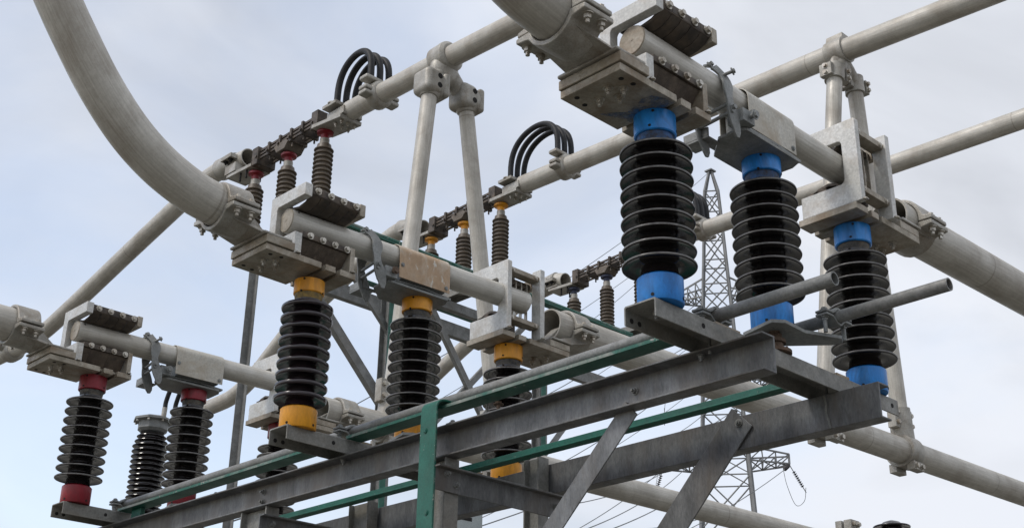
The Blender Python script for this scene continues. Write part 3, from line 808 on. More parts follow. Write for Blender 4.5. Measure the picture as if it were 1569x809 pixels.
# ------------------------------------------------------------------ main frame
def channel(mb, p0, p1, h, fl, side, th=0.012):
    """C section from p0 to p1 along Y; side = -1 flanges towards -X, +1 towards +X; p = (x web, y, z top)"""
    prof = [(0, 0), (0, -h), (side * fl, -h), (side * fl, -h + th), (side * th, -h + th), (side * th, -th), (side * fl, -th), (side * fl, 0)]
    vs = []
    for p in (p0, p1): vs += [(p[0] + a, p[1], p[2] + b) for a, b in prof]
    n = len(prof)
    return mb.faces(vs, [tuple(range(n))[::-1], tuple(range(n, 2 * n))] + [(i, (i + 1) % n, n + (i + 1) % n, n + i) for i in range(n)])

t = thing('channel_beam', 'front channel beam with its open side and flanges towards the camera', 'beam', (0.44, 3.0, -0.51), 'long channel beams of the frame')
part('channel', channel(MB(), (0.495, -0.32, -0.3115), (0.425, 7.0, -0.3115), 0.20, 0.108, -1), 'beam', t, bevel=0.004)
m = MB()
for yy, z in ((0.585, -0.40), (0.1, -0.3235), (3.1, -0.3235), (4.07, -0.375), (4.07, -0.445), (6.16, -0.3235)):
    x = 0.495 - 0.07 * (yy + 0.32) / 7.32
    if z < -0.33: m.bolt((x - 0.012, yy, z), (-1, 0, 0), 0.016, 0.022, 0.014)
    else: m.bolt((x - 0.055, yy, z), (0, 0, -1), 0.016, 0.022, 0.014)
part('beam_bolt', m, 'galv', t)
t = thing('channel_beam', 'rear channel beam showing its flat web behind the front one', 'beam', (1.5, 3.0, -0.51), 'long channel beams of the frame')
part('channel', channel(MB(), (1.45, -0.325, -0.3115), (1.47, 7.0, -0.3115), 0.205, 0.105, 1), 'beam', t, bevel=0.004)
part('weld_bead', MB().sweep([(1.4490, 0.022, -0.316), (1.4478, 0.012, -0.37), (1.4478, 0.018, -0.42), (1.4478, 0.004, -0.47), (1.449, -0.004, -0.514)], RECT(0.012, 0.009), upv=(1, 0, 0)), 'bracket', t)

# columns, cross channels and knee braces down to the ground
def column(x0, x1, y0, y1, top, label, foot=True):
    t = thing('steel_column', label, 'column', ((x0 + x1) / 2, (y0 + y1) / 2, GZ + 0.12), 'steel columns under the frame')
    th = 0.012
    xm = (x0 + x1) / 2
    prof = [(x0, y0), (x1, y0), (x1, y0 + th), (xm + th / 2, y0 + th), (xm + th / 2, y1 - th), (x1, y1 - th), (x1, y1), (x0, y1), (x0, y1 - th), (xm - th / 2, y1 - th), (xm - th / 2, y0 + th), (x0, y0 + th)]
    part('shaft', MB().prism(prof, 'z', GZ + 0.13, top), 'bracket', t, bevel=0.003)
    part('foot_plate', MB().box(x0 - 0.08, x1 + 0.08, y0 - 0.08, y1 + 0.08, GZ + 0.12, GZ + 0.14), 'galv', t, bevel=0.003)
    single('footing', MB().box(x0 - 0.25, x1 + 0.25, y0 - 0.25, y1 + 0.25, GZ - 0.2, GZ + 0.12), 'concrete', 'square concrete footing below the ' + label, 'footing', 'concrete footings', bevel=0.02)
column(0.375, 0.487, 2.018, 2.20, -0.513, 'front steel column beside the green strip')
column(1.345, 1.445, 2.19, 2.33, -0.275, 'rear steel column whose top stands above the beam')
column(0.36, 0.47, 3.90, 4.22, -0.513, 'front steel column below the yellow pole at the left')
column(1.345, 1.445, 4.02, 4.26, -0.275, 'rear steel column at the left of the green strip')
t = thing('cross_channel', 'short dark channel bolted between the front and rear columns', 'channel', (0.8, 2.0, -0.735), 'short cross channels')
prof = [(0.0, 0.0), (0.0, -0.145), (-0.012, -0.145), (-0.012, -0.012), (-0.058, -0.012), (-0.058, 0.0)]
part('channel', MB().prism([(2.008 + a, -0.588 + b) for a, b in prof], 'x', 0.272, 1.40), 'beam', t, bevel=0.003)
m = MB()
for x, z in ((0.37, -0.625), (0.445, -0.68), (1.31, -0.66), (1.38, -0.70)): m.bolt((x, 1.996, z), (0, -1, 0), 0.016, 0.022, 0.010)
part('channel_bolt', m, 'galv', t)
t = thing('cross_channel', 'short channel between the columns at the far left of the frame', 'channel', (0.8, 3.9, -0.735), 'short cross channels')
part('channel', MB().prism([(3.888 + a, -0.588 + b) for a, b in prof], 'x', 0.30, 1.40), 'beam', t, bevel=0.003)
m = MB()
for x, z in ((0.40, -0.64), (1.32, -0.66)): m.bolt((x, 3.876, z), (0, -1, 0), 0.020, 0.026, 0.012)
part('channel_bolt', m, 'galv', t)

def knee(p0, p1, w, th, label, mat, bolt):
    """flat-sided angle brace in a plane x = const"""
    p0, p1 = V(p0), V(p1)
    t = thing('knee_brace', label, 'brace', p1, 'knee braces below the frame')
    prof = [(-w / 2, 0), (w / 2, 0), (w / 2, -0.055), (w / 2 - th, -0.055), (w / 2 - th, -th), (-w / 2, -th)]
    part('angle', MB().sweep([p0, p1], prof, upv=(-1, 0, 0)), mat, t, bevel=0.003)
    d = (p1 - p0).normalized()
    if bolt: part('brace_bolt', MB().bolt(p0 + d * 0.075 + V((-0.001, -0.03, 0.02)), (-1, 0, 0), 0.018, 0.018, 0.010), 'galv', t)
knee((0.445, 0.595, -0.497), (0.445, 2.12, -1.96), 0.125, 0.010, 'slim grey brace rising to the front beam', 'beam', False)
knee((1.4355, 0.585, -0.325), (1.4355, 2.22, -2.02), 0.195, 0.012, 'wide dark brace bolted to the rear beam web', 'beam', True)
# angle gusset on the beam end is part of the photo's bracket; connecting rods
single('connecting_rod', MB().tube([(0.455, -0.715, -0.128), (0.455, 6.32, -0.128)], 0.036, 28, 0.007), 'galv', 'galvanised tube along the top of the front beam, open end between the blue insulators', 'rod', 'connecting rods between the poles')
single('connecting_rod', MB().tube([(1.26, -0.90, 0.035), (1.26, 6.32, 0.035)], 0.036, 28, 0.007), 'galv', 'longer galvanised tube projecting furthest right past the last blue insulator', 'rod', 'connecting rods between the poles')

# green earthing strips
def strip(name, mb, label, mat='green', bevel=0.004):
    return single(name, mb, mat, label, 'strip', 'green earthing strips', bevel=bevel)
ang = [(0.345, -0.214), (0.470, -0.214), (0.470, -0.202), (0.357, -0.202), (0.357, -0.194), (0.345, -0.194)]
for a, b, lb in ((0.150, 3.0, 'green angle strip between the blue and yellow brackets above the front beam'),
                 (3.222, 6.06, 'green angle strip between the yellow and red brackets above the front beam')):
    t = thing('earthing_strip', lb, 'strip', (0.4, (a + b) / 2, -0.214), 'green earthing strips')
    part('angle', MB().prism(ang, 'y', a, b), 'green', t, bevel=0.003)
    part('worn_edge', MB().box(0.3415, 0.3445, a, b, -0.2135, -0.1945), 'green_worn', t)
ang2 = [(1.215, -0.305), (1.295, -0.305), (1.295, -0.232), (1.285, -0.232), (1.285, -0.294), (1.215, -0.294)]
strip('earthing_strip', MB().prism(ang2, 'y', 0.140, 2.998), 'green angle strip between the beams under the outer rod, blue side')
strip('earthing_strip', MB().prism(ang2, 'y', 3.212, 5.25), 'green angle strip between the beams under the outer rod, red side')
# vertical strip folded over the horizontal one
path = smooth_path([(0.50, 2.07, -0.176), (0.40, 2.07, -0.168), (0.33, 2.07, -0.170), (0.285, 2.07, -0.195), (0.274, 2.07, -0.26), (0.272, 2.07, -0.5), (0.272, 2.07, -1.2), (0.272, 2.07, GZ + 0.02)], 6)
m = MB()
rings = []
n = len(path)
for i, p in enumerate(path):
    tg = (path[min(i + 1, n - 1)] - path[max(i - 1, 0)]).normalized()
    nr = tg.cross(V((0, 1, 0))).normalized()
    rings.append([m.bm.verts.new(p + V((0, a, 0)) + nr * b) for a, b in ((-0.072, -0.007), (0.072, -0.007), (0.072, 0.007), (-0.072, 0.007))])
for i in range(n - 1):
    for j in range(4): m.bm.faces.new((rings[i][j], rings[i][(j + 1) % 4], rings[i + 1][(j + 1) % 4], rings[i + 1][j]))
m.bm.faces.new(rings[0][::-1]); m.bm.faces.new(rings[-1])
t = thing('earthing_strip', 'vertical green strip folded over the top strip and running down the front column', 'strip', (0.272, 2.07, GZ), 'green earthing strips')
part('flat_bar', m, 'green', t, bevel=0.004)
part('worn_edge', MB().box(0.266, 0.278, 1.9945, 1.9975, GZ + 0.05, -0.25), 'green_worn', t)
m = MB()
for yy, z in ((2.09, -0.36), (2.05, -0.87)): m.bolt((0.265, yy, z), (-1, 0, 0), 0.012, 0.008)
part('strip_screw', m, 'green', t)
t = thing('stud_bolt', 'pair of small upright studs on the front beam right of the green fold', 'bolt', (0.45, 1.7, -0.31))
part('stud', MB().cyl((0.45, 1.74, -0.3115), (0.45, 1.74, -0.235), 0.011, 10).bolt((0.45, 1.74, -0.29), (0, 0, 1), 0.018, 0.02, auto=False), 'galv', t)
part('stud', MB().cyl((0.44, 1.63, -0.3115), (0.44, 1.63, -0.245), 0.012, 10).bolt((0.44, 1.63, -0.255), (0, 0, 1), 0.022, 0.018, auto=False), 'rust', t)
m = MB().box(0.40, 0.44, 5.78, 5.93, -0.3115, -0.215)
single('strip_hanger', m, 'green', 'green stub plate standing on the front beam beside the red bracket', 'plate', 'small green hangers', bevel=0.003)

# ------------------------------------------------------------------ splayed pipe supports
def splay(label, topc, busdir, legs, base_y, base_z, br, round_cast):
    t = thing('splayed_support', label, 'support', (legs[0][1][0], base_y, base_z), 'splayed pipe supports standing on the busbars')
    topc = V(topc)
    bd = V(busdir).normalized()
    m = MB()
    if round_cast:
        m.tube([topc - bd * 0.15, topc - bd * 0.11, topc + bd * 0.11, topc + bd * 0.15], [br + 0.02, br + 0.06, br + 0.06, br + 0.02], 28)
        m.ell(topc + V((0, 0, 0.14)), (0.10, 0.13, 0.09))
        m.ell(topc + V((0.0, 0.0, -0.18)), (0.20, 0.13, 0.20))
    else:
        m.tube([topc - bd * 0.12, topc + bd * 0.12], br + 0.035, 28)
        m.hexa([tuple(topc + V((a, b, c))) for a, b, c in ((-0.09, -0.12, 0.1), (0.09, -0.12, 0.1), (0.09, 0.12, 0.1), (-0.09, 0.12, 0.1), (-0.07, -0.11, 0.22), (0.07, -0.11, 0.22), (0.07, 0.11, 0.22), (-0.07, 0.11, 0.22))])
        m.ell(topc + V((0.06, 0, -0.2)), (0.24, 0.10, 0.16))
    tc_ = part('top_clamp', m, 'cast', t, bevel=0.006)
    for p0, p1 in legs:
        p0, p1 = V(p0), V(p1)
        d = (p1 - p0).normalized()
        leg = part('leg', MB().tube([p0, p1], 0.092, 28), 'tube', t)
        if round_cast:
            q = p0 + d * 0.08
            m = MB().tube([q - d * 0.16, q - d * 0.12, q - d * 0.02, q + d * 0.12, q + d * 0.165], [0.10, 0.150, 0.140, 0.135, 0.105], 26)
            m.ell(q + V((0.10, -0.05, 0.0)), (0.11, 0.10, 0.16))
            m.tube([q - V((0, 0, 0.02)), topc + V((0, 0, -0.1))], [0.10, 0.11], 16)
            sk = part('leg_socket', m, 'cast', leg, bevel=0.004)
            for xa, xb in ((-0.165, 0.085), (0.092, 0.185)):
                hb = part('clamp_half', MB().box(q.x + xa, q.x + xb, q.y - 0.155, q.y + 0.15, q.z - 0.15, q.z + 0.165), 'cast', sk, bevel=0.074 if xa < 0 else 0.045)
                hb.modifiers[0].segments = 5
            m = MB()
            for dz in (0.07, -0.05):
                dn = V((0, -1, 0))
                c = q + V((0.015, -0.154, 0))
                c.z += dz
                m.cut().cyl(c - dn * 0.03, c + dn * 0.004, 0.034, 18)
            part('bolt_recess', m, 'hole', sk)
        else:
            q = p0 + d * 0.12
            m = MB().tube([q - d * 0.11, q + d * 0.11], 0.118, 28).box(q.x + 0.10, q.x + 0.17, q.y - 0.10, q.y + 0.06, q.z - 0.09, q.z + 0.09).box(q.x - 0.17, q.x - 0.10, q.y - 0.06, q.y + 0.1, q.z - 0.08, q.z + 0.08)
            m.tube([q, topc + V((0.02, 0, -0.12))], [0.10, 0.11], 16)
            sk = part('leg_socket', m, 'cast', leg, bevel=0.004)
            m = MB()
            for dz in (0.045, -0.045):
                m.bolt(q + V((0.135, -0.10, dz)), (0, -1, 0), 0.026, 0.03).bolt(q + V((-0.17, 0.02, dz)), (-1, 0, 0), 0.026, 0.03)
            part('socket_bolt', m, 'steel', sk)
        # foot clamp round the lower busbar
        f = V((p1.x, base_y, base_z))
        m = MB().tube([f + V((-0.11, 0, 0)), f + V((0.11, 0, 0))], 0.178, 32)
        m.tube([f + V((0, 0, 0.10)), f - d * 0.48], [0.125, 0.118], 26)
        m.box(f.x - 0.10, f.x + 0.10, base_y - 0.15, base_y - 0.06, base_z - 0.225, base_z - 0.13)
        m.box(f.x - 0.10, f.x + 0.10, base_y + 0.06, base_y + 0.15, base_z - 0.225, base_z - 0.13)
        g1 = f - d * 0.36
        m.box(g1.x - 0.185, g1.x - 0.10, g1.y - 0.05, g1.y + 0.05, g1.z - 0.12, g1.z + 0.12)
        m.box(g1.x + 0.10, g1.x + 0.175, g1.y - 0.05, g1.y + 0.05, g1.z - 0.12, g1.z + 0.12)
        fc = part('foot_clamp', m, 'cast', leg, bevel=0.006)
        m = MB()
        for dx in (-0.055, 0.055): m.bolt((f.x + dx, base_y - 0.15, base_z - 0.18), (0, -1, 0), 0.026, 0.03)
        for dz in (-0.06, 0.06): m.bolt((g1.x - 0.14, g1.y - 0.05, g1.z + dz), (0, -1, 0), 0.024, 0.026).bolt((g1.x + 0.14, g1.y - 0.05, g1.z + dz), (0, -1, 0), 0.024, 0.026)
        part('foot_bolt', m, 'steel', fc)
    return t
splay('pair of splayed pale legs with bulky cast heads rising from the red pole pipe', (3.70, 6.134, 5.72), (0, -1, 0.02),
      [((3.510, 6.134, 5.36), (3.165, 6.134, 1.20)), ((4.030, 6.134, 5.39), (4.69, 6.134, 1.22))], 6.134, 1.14, 0.128, True)
splay('pair of splayed pale legs with bolted collars standing on the right hand pipe', (7.30, 3.072, 6.09), (0, -1, 0.02),
      [((7.185, 3.072, 5.85), (6.29, 3.072, 1.25)), ((7.58, 3.072, 5.87), (7.83, 3.072, 1.27))], 3.072, 1.262, 0.135, False)

# ------------------------------------------------------------------ overhead busbars with their second disconnectors
OB = [dict(w='red', c='red', x=3.70, y=[8.45, 9.25, 10.02], z=[5.80, 5.79, 5.78], bus=[(3.70, 7.93, 5.775), (3.70, 6.134, 5.715), (3.70, 1.0, 5.42)], clamp=(7.36, 5.755),
           drop=[(3.7, 10.25, 5.99), (3.7, 10.75, 6.03), (3.7, 11.1, 6.06), (3.7, 11.6, 5.99), (3.7, 13.42, 5.566), (3.7, 15.7, 5.02), (3.7, 16.6, 4.90), (3.7, 17.4, 4.91), (3.7, 18.6, 4.95)]),
      dict(w='yellow', c='yellow', x=7.30, y=[8.95, 9.76, 10.54], z=[6.22, 6.20, 6.17], bus=[(7.30, 8.48, 6.265), (7.30, 3.072, 6.09), (7.30, -2.0, 5.80)], clamp=(7.62, 6.235),
           drop=[(7.3, 10.75, 6.30), (7.3, 11.1, 6.40), (7.3, 11.5, 6.44), (7.3, 12.494, 6.153), (7.3, 14.2, 5.53), (7.3, 15.2, 4.95), (7.3, 15.85, 4.68), (7.3, 16.5, 4.62), (7.3, 17.6, 4.64)]),
      dict(w='blue', c='navy', x=10.90, y=[9.28, 10.06, 10.84], z=[6.57, 6.53, 6.50], bus=[(10.90, 8.75, 6.60), (10.90, 4.4, 6.48), (10.90, 0.0, 6.38)], clamp=(7.93, 6.575),
           drop=[(10.9, 11.05, 6.60), (10.9, 11.4, 6.66), (10.9, 12.2, 6.50), (10.9, 13.575, 6.064), (10.9, 15.0, 5.45), (10.9, 15.85, 5.12), (10.9, 17.2, 4.95), (10.9, 18.4, 4.95)])]
for ob in OB:
    w, x = ob['w'], ob['x']
    br = 0.128 if w == 'red' else 0.138
    bus('overhead_busbar', ob['bus'], br, 'overhead pipe running up right from the %s far disconnector' % w, 0.012, 'overhead busbar pipes')
    dp = smooth_path(ob['drop'], 5)
    bus('drop_pipe', dp, br * 1.02, 'sloping pipe coming down from the end of the %s far disconnector' % w, 0.014, 'sloping drop pipes')
    # jumper: three black cables looping from the terminal plate to a clamp on the overhead pipe
    yc, zc = ob['clamp']
    y0 = ob['bus'][0][1]
    zb = ob['bus'][0][2]
    t = thing('flexible_jumper', 'three black cables looping over the joint of the %s overhead pipe' % w, 'cable jumper', (x, yc, zc), 'black cable loops on the overhead pipes')
    m = MB().tube([(x, yc - 0.10, zc), (x, yc - 0.07, zc), (x, yc + 0.07, zc), (x, yc + 0.10, zc)], [br + 0.01, br + 0.045, br + 0.045, br + 0.01], 26)
    m.box(x - 0.27, x - 0.12, yc - 0.075, yc + 0.075, zc - 0.015, zc + 0.045).box(x - 0.27, x - 0.12, yc - 0.075, yc + 0.075, zc - 0.085, zc - 0.025)
    m.box(x + 0.12, x + 0.27, yc - 0.075, yc + 0.075, zc - 0.015, zc + 0.045).box(x + 0.12, x + 0.27, yc - 0.075, yc + 0.075, zc - 0.085, zc - 0.025)
    m.box(x - 0.25, x + 0.22, yc - 0.06, yc + 0.10, zc + br + 0.015, zc + br + 0.075)
    part('jumper_clamp', m, 'cast', t, bevel=0.022)
    for k in range(3):
        xa, xb = x - 0.10 + 0.135 * k, x - 0.13 + 0.14 * k
        a, b = V((xa, y0 + 0.17, zb + 0.15)), V((xb, yc + 0.02, zc + br + 0.09))
        mid, hh = (a + b) / 2, (0.52 if w == 'red' else 0.62)
        loop = [a.lerp(b, (1 - math.cos(math.pi * q / 28)) / 2) + V((0, 0, hh * math.sin(math.pi * q / 28) ** 0.62)) for q in range(29)]
        part('cable', MB().tube(loop, 0.043, 14), 'rubber', t)
        for p, q in ((loop[0], loop[1]), (loop[-1], loop[-2])):
            part('ferrule', MB().tube([p - V((0, 0, 0.04)), q], 0.041, 14), 'cast', t)
    # far disconnector arm: dark bars between two pale terminal plates
    ys, zs = ob['y'], ob['z']
    yA, yB = ys[0] - 0.02, ys[2] + 0.02
    def at(y, dx=0, dz=0):
        f = (y - ys[0]) / (ys[2] - ys[0])
        return V((x + dx, y, zs[0] + (zs[2] - zs[0]) * f + dz))
    t = thing('disconnector_arm', 'dark laminated arm bridging the heads of the three %s topped insulators' % w, 'switch arm', (x, ys[1], zs[1] - 0.1), 'arms of the far disconnectors')
    for dx in (-0.10, 0.10):
        for dz in (-0.055, 0.0, 0.055):
            part('contact_bar', MB().sweep([at(ys[0] + 0.02, dx, dz + 0.04), at(ys[2] - 0.12, dx, dz + 0.04)], RECT(0.025, 0.030)), 'finger', t)
    for k in range(6):
        yy = ys[0] + 0.10 + k * (ys[2] - ys[0] - 0.3) / 5
        m = MB().box(x - 0.135, x + 0.135, yy - 0.02, yy + 0.02, at(yy).z - 0.06, at(yy).z + 0.13)
        m.bolt(at(yy, -0.135, 0.0), (-1, 0, 0), 0.022, 0.03, auto=False).bolt(at(yy, 0, 0.13), (0, 0, 1), 0.02, 0.04, auto=False).cyl(at(yy, -0.09, -0.06), at(yy, -0.09, -0.13), 0.013, 8).cyl(at(yy, 0.08, -0.06), at(yy, 0.08, -0.12), 0.013, 8)
        part('spacer_clamp', m, 'finger', t)
    for yy in (ys[0] + 0.06, ys[2] - 0.16):
        m = MB().box(x - 0.15, x + 0.15, yy - 0.07, yy + 0.07, at(yy).z - 0.11, at(yy).z + 0.155)
        part('end_yoke', m, 'finger', t, bevel=0.01)
    part('centre_casting', MB().prism([(ys[1] - 0.16, zs[1] - 0.04), (ys[1] - 0.08, zs[1] - 0.13), (ys[1] + 0.10, zs[1] - 0.13), (ys[1] + 0.17, zs[1] - 0.02), (ys[1] + 0.1, zs[1] + 0.0), (ys[1] - 0.10, zs[1] + 0.0)], 'x', x - 0.142, x + 0.142), 'rust_dark', t, bevel=0.01)
    # terminal plates carried with the end heads
    t = thing('terminal_plate', 'pale stepped terminal plate joining the %s arm to its overhead pipe' % w, 'terminal', (x, ys[0] - 0.2, zs[0] - 0.05), 'terminal plates of the far disconnectors')
    m = MB().sweep([(x, y0 - 0.02, zb - 0.135), (x, ys[0] + 0.08, zs[0] - 0.085)], RECT(0.34, 0.055))
    m.sweep([(x, y0 - 0.05, zb - 0.045), (x, y0 + 0.30, zb - 0.045)], RECT(0.30, 0.11))
    m.sweep([(x, y0 + 0.04, zb + 0.075), (x, y0 + 0.32, zb + 0.075)], RECT(0.44, 0.05)).ell((x, y0 + 0.17, zb + 0.10), (0.24, 0.10, 0.05))
    part('plate', m, 'cast', t, bevel=0.008)
    m = MB()
    for dx in (-0.10, 0.0, 0.10):
        for yy in (y0 + 0.04, y0 + 0.16): m.bolt((x + dx, yy, zb - 0.16), (0, 0, -1), 0.022, 0.03, 0.02)
    part('plate_bolt', m, 'steel', t)
    d0 = V(ob['drop'][0])
    t = thing('terminal_plate', 'pale clamp plate holding the open mouth of the %s drop pipe' % w, 'terminal', (x, ys[2] + 0.2, zs[2] - 0.06), 'terminal plates of the far disconnectors')
    m = MB().sweep([(x, ys[2] - 0.10, zs[2] - 0.085), (x, d0.y + 0.28, zs[2] - 0.055)], RECT(0.32, 0.05))
    m.box(x - 0.17, x + 0.17, d0.y + 0.06, d0.y + 0.32, zs[2] - 0.03, d0.z - 0.10)
    part('plate', m, 'cast', t, bevel=0.006)
    m = MB().tube([dp[3] , dp[8]], br + 0.03, 26).box(x - 0.235, x - 0.12, d0.y + 0.10, d0.y + 0.36, d0.z - 0.03, d0.z + 0.035).box(x + 0.12, x + 0.235, d0.y + 0.10, d0.y + 0.36, d0.z - 0.03, d0.z + 0.035)
    part('pipe_clamp', m, 'cast', t, bevel=0.006)
    m = MB()
    for yy in (d0.y + 0.17, d0.y + 0.29): m.bolt((x - 0.185, yy, d0.z - 0.03), (0, 0, -1), 0.026, 0.03, 0.02).bolt((x - 0.185, yy, d0.z + 0.035), (0, 0, 1), 0.024, 0.025)
    for yy in (ys[2] + 0.05, ys[2] + 0.2):
        m.cut().cyl((x - 0.12, yy, zs[2] - 0.09), (x - 0.12, yy, zs[2] - 0.22), 0.015, 8).cut().cyl((x + 0.10, yy, zs[2] - 0.09), (x + 0.10, yy, zs[2] - 0.20), 0.015, 8)
    part('plate_bolt', m, 'hole', t)
    # the thin ribbed insulators
    for k, (yy, zz) in enumerate(zip(ys, zs)):
        nm = ('right hand', 'middle', 'left hand')[k]
        zt = zz - (0.115 if k != 1 else 0.135)
        t = thing('slim_insulator', 'slim brown ribbed insulator, %s of three with %s heads' % (nm, 'dark blue' if w == 'blue' else w), 'insulator', (x, yy, zt - 1.16), 'slim insulators of the far disconnectors')
        pr = []
        z0 = zt - 1.10
        ns = 13
        for q in range(ns):
            zq = z0 + 0.05 + q * 0.064
            pr += [(0.098, zq - 0.018), (0.124, zq - 0.012), (0.128, zq - 0.004), (0.124, zq + 0.004), (0.099, zq + 0.020)]
        part('porcelain', MB().lathe([(0.095, z0)] + pr + [(0.09, z0 + 0.05 + ns * 0.064 + 0.01)], x, yy, 32), 'brown', t, smooth=30)
        ztop = z0 + 0.05 + ns * 0.064
        part('neck', MB().lathe([(0.062, ztop), (0.062, ztop + 0.10), (0.052, ztop + 0.10), (0.052, zt - 0.04)], x, yy, 24), 'cast', t)
        part('head_flange', MB().lathe([(0.052, zt - 0.150), (0.056, zt - 0.06), (0.075, zt - 0.048), (0.105, zt - 0.042), (0.108, zt - 0.012), (0.07, zt - 0.010), (0.07, zt + 0.03)], x, yy, 28), ob['c'], t)
        part('foot', MB().lathe([(0.11, z0 - 0.06), (0.11, z0 - 0.035), (0.075, z0 - 0.03), (0.075, z0 + 0.01)], x, yy, 28), 'cast', t)

# far support frame under the slim insulators
def far_strip(y, z, x0, x1, label):
    strip('earthing_strip', MB().box(x0, x1, y, y + 0.13, z, z + 0.025), label)
far_strip(8.92, 4.775, 3.9, 10.22, 'far green strip slanting down right behind the yellow blade')
far_strip(10.45, 4.90, 4.6, 10.9, 'farthest green strip behind the middle yellow insulator')
single('connecting_rod', MB().tube([(3.9, 8.975, 4.836), (10.26, 8.975, 4.836)], 0.034, 20), 'green_worn', 'thin worn tube lying on the far green strip', 'rod', 'connecting rods of the far frame')
t = thing('far_beam', 'grey channel beam of the far frame seen behind the yellow pole', 'beam', (7.4, 10.6, 4.6), 'beams of the far frame')
part('channel', MB().prism([(10.55, 4.56), (10.55, 4.78), (10.66, 4.78), (10.66, 4.77), (10.56, 4.77), (10.56, 4.57), (10.66, 4.57), (10.66, 4.56)], 'x', 4.6, 11.6), 'galv', t, bevel=0.004)
t = thing('far_beam', 'shadowed channel beam of the far frame above the rear green strip', 'beam', (7.4, 9.0, 4.6), 'beams of the far frame')
for X, xc, yv, lb in ((0, 7.3, (8.75, 10.75), 'yellow'), (1, 3.7, (8.25, 10.12), 'red'), (2, 10.9, (9.0, 11.2), 'blue')):
    zb = {'yellow': 4.955, 'red': 4.52, 'blue': 5.28}[lb]
    tt = thing('cross_bracket', 'short channel bracket below the %s topped slim insulators' % lb, 'bracket', (xc, yv[0] + 1, zb - 0.1), 'brackets of the far frame')
    part('channel', MB().prism([(xc - 0.12, zb - 0.11), (xc - 0.12, zb), (xc + 0.12, zb), (xc + 0.12, zb - 0.11), (xc + 0.11, zb - 0.11), (xc + 0.11, zb - 0.01), (xc - 0.11, zb - 0.01), (xc - 0.11, zb - 0.11)], 'y', yv[0], yv[1]), 'bracket', tt, bevel=0.003)
part('channel', MB().prism([(9.75, 4.56), (9.75, 4.70), (9.86, 4.70), (9.86, 4.56)], 'x', 6.55, 7.85), 'galv', t, bevel=0.004)
for x, lb in ((5.92, 'far column with green strip behind the splayed leg'), (8.95, 'far column hidden behind the yellow window contact')):
    t = thing('far_column', lb, 'column', (x, 9.75, GZ), 'columns of the far frame')
    part('shaft', MB().prism([(x - 0.08, 9.66), (x + 0.08, 9.66), (x + 0.08, 9.67), (x + 0.006, 9.67), (x + 0.006, 9.83), (x + 0.08, 9.83), (x + 0.08, 9.84), (x - 0.08, 9.84), (x - 0.08, 9.83), (x - 0.006, 9.83), (x - 0.006, 9.67), (x - 0.08, 9.67)], 'z', GZ, 4.56), 'galv', t)
    part('earth_bar', MB().box(x - 0.12, x - 0.03, 9.58, 9.592, GZ, 4.40), 'green', t)
def far_brace(p0, p1, wd, label):
    p0, p1 = V(p0), V(p1)
    prof = [(-wd / 2, 0), (wd / 2, 0), (wd / 2, 0.012), (-wd / 2 + 0.012, 0.012), (-wd / 2 + 0.012, wd * 0.7), (-wd / 2, wd * 0.7)]
    single('lattice_brace', MB().sweep([p0, p1], prof, upv=(0, 1, 0)), 'galv', label, 'brace', 'braces of the far frame', bevel=0.003)
far_brace((5.05, 9.70, 4.71), (6.25, 9.70, 3.56), 0.085, 'thin brace beside the hook of the yellow blade')
far_brace((4.45, 9.75, 4.30), (6.0, 9.75, 2.76), 0.14, 'broad brace between the first two yellow insulators')
far_brace((6.62, 9.75, 4.62), (7.95, 9.75, 2.88), 0.10, 'brace slanting down right of the middle yellow insulator')
far_brace((8.75, 9.80, 4.55 + 0.75 - 0.45), (6.90, 9.80, 2.80), 0.09, 'brace slanting the other way behind the yellow window contact')
far_brace((9.05, 9.8, 2.70), (10.3, 9.8, 4.2), 0.10, 'pale brace right of the yellow window contact above the front beam')

# grey lattice-free post standing far left of the yellow insulator
single('angle_post', MB().sweep([(5.0, 11.85, GZ), (5.0, 11.86, 5.28)], LPROF(0.115, 0.014), upv=(-1, 0.2, 0)), 'galv', 'tall thin grey angle post left of the plum insulator', 'post')

# instrument transformer bushing behind the middle red insulator
t = thing('bushing', 'wide black ribbed bushing with grey flanged top behind the middle red insulator', 'bushing', (7.3, 18.75, GZ), None)
pr = []
for q in range(17):
    z = 4.56 - 1.70 + q * 0.100
    rr = 0.345 if q < 15 else 0.345 - 0.03 * (q - 14)
    pr += [(0.235, z - 0.030), (0.255, z - 0.022), (rr - 0.02, z - 0.022), (rr, z - 0.010), (rr - 0.004, z), (rr - 0.06, z + 0.016), (0.235, z + 0.040)]
part('porcelain', MB().lathe(pr, 7.3, 18.75, 40), 'porcelain', t, smooth=40)
part('pedestal', MB().lathe([(0.34, GZ), (0.34, GZ + 0.1), (0.26, GZ + 0.12), (0.26, 2.7), (0.36, 2.72), (0.36, 2.84)], 7.3, 18.75, 36), 'galv', t)
part('top_flange', MB().lathe([(0.24, 4.55), (0.30, 4.60), (0.30, 4.74), (0.40, 4.76), (0.40, 4.80), (0.30, 4.84), (0.1, 4.86)], 7.3, 18.75, 8), 'dull', t, smooth=20)
m = MB()
for a in range(8): m.bolt((7.3 + 0.345 * math.cos(a * math.pi / 4), 18.75 + 0.345 * math.sin(a * math.pi / 4), 4.76), (0, 0, -1), 0.025, 0.04)
part('flange_bolt', m, 'steel', t)
t = thing('flexible_jumper', 'two black cables linking the low end of the yellow drop pipe to the wide bushing', 'cable jumper', (7.3, 17.7, 4.64))
part('jumper_clamp', MB().tube([(7.3, 17.35, 4.62), (7.3, 17.6, 4.63)], 0.185, 24), 'cast', t)
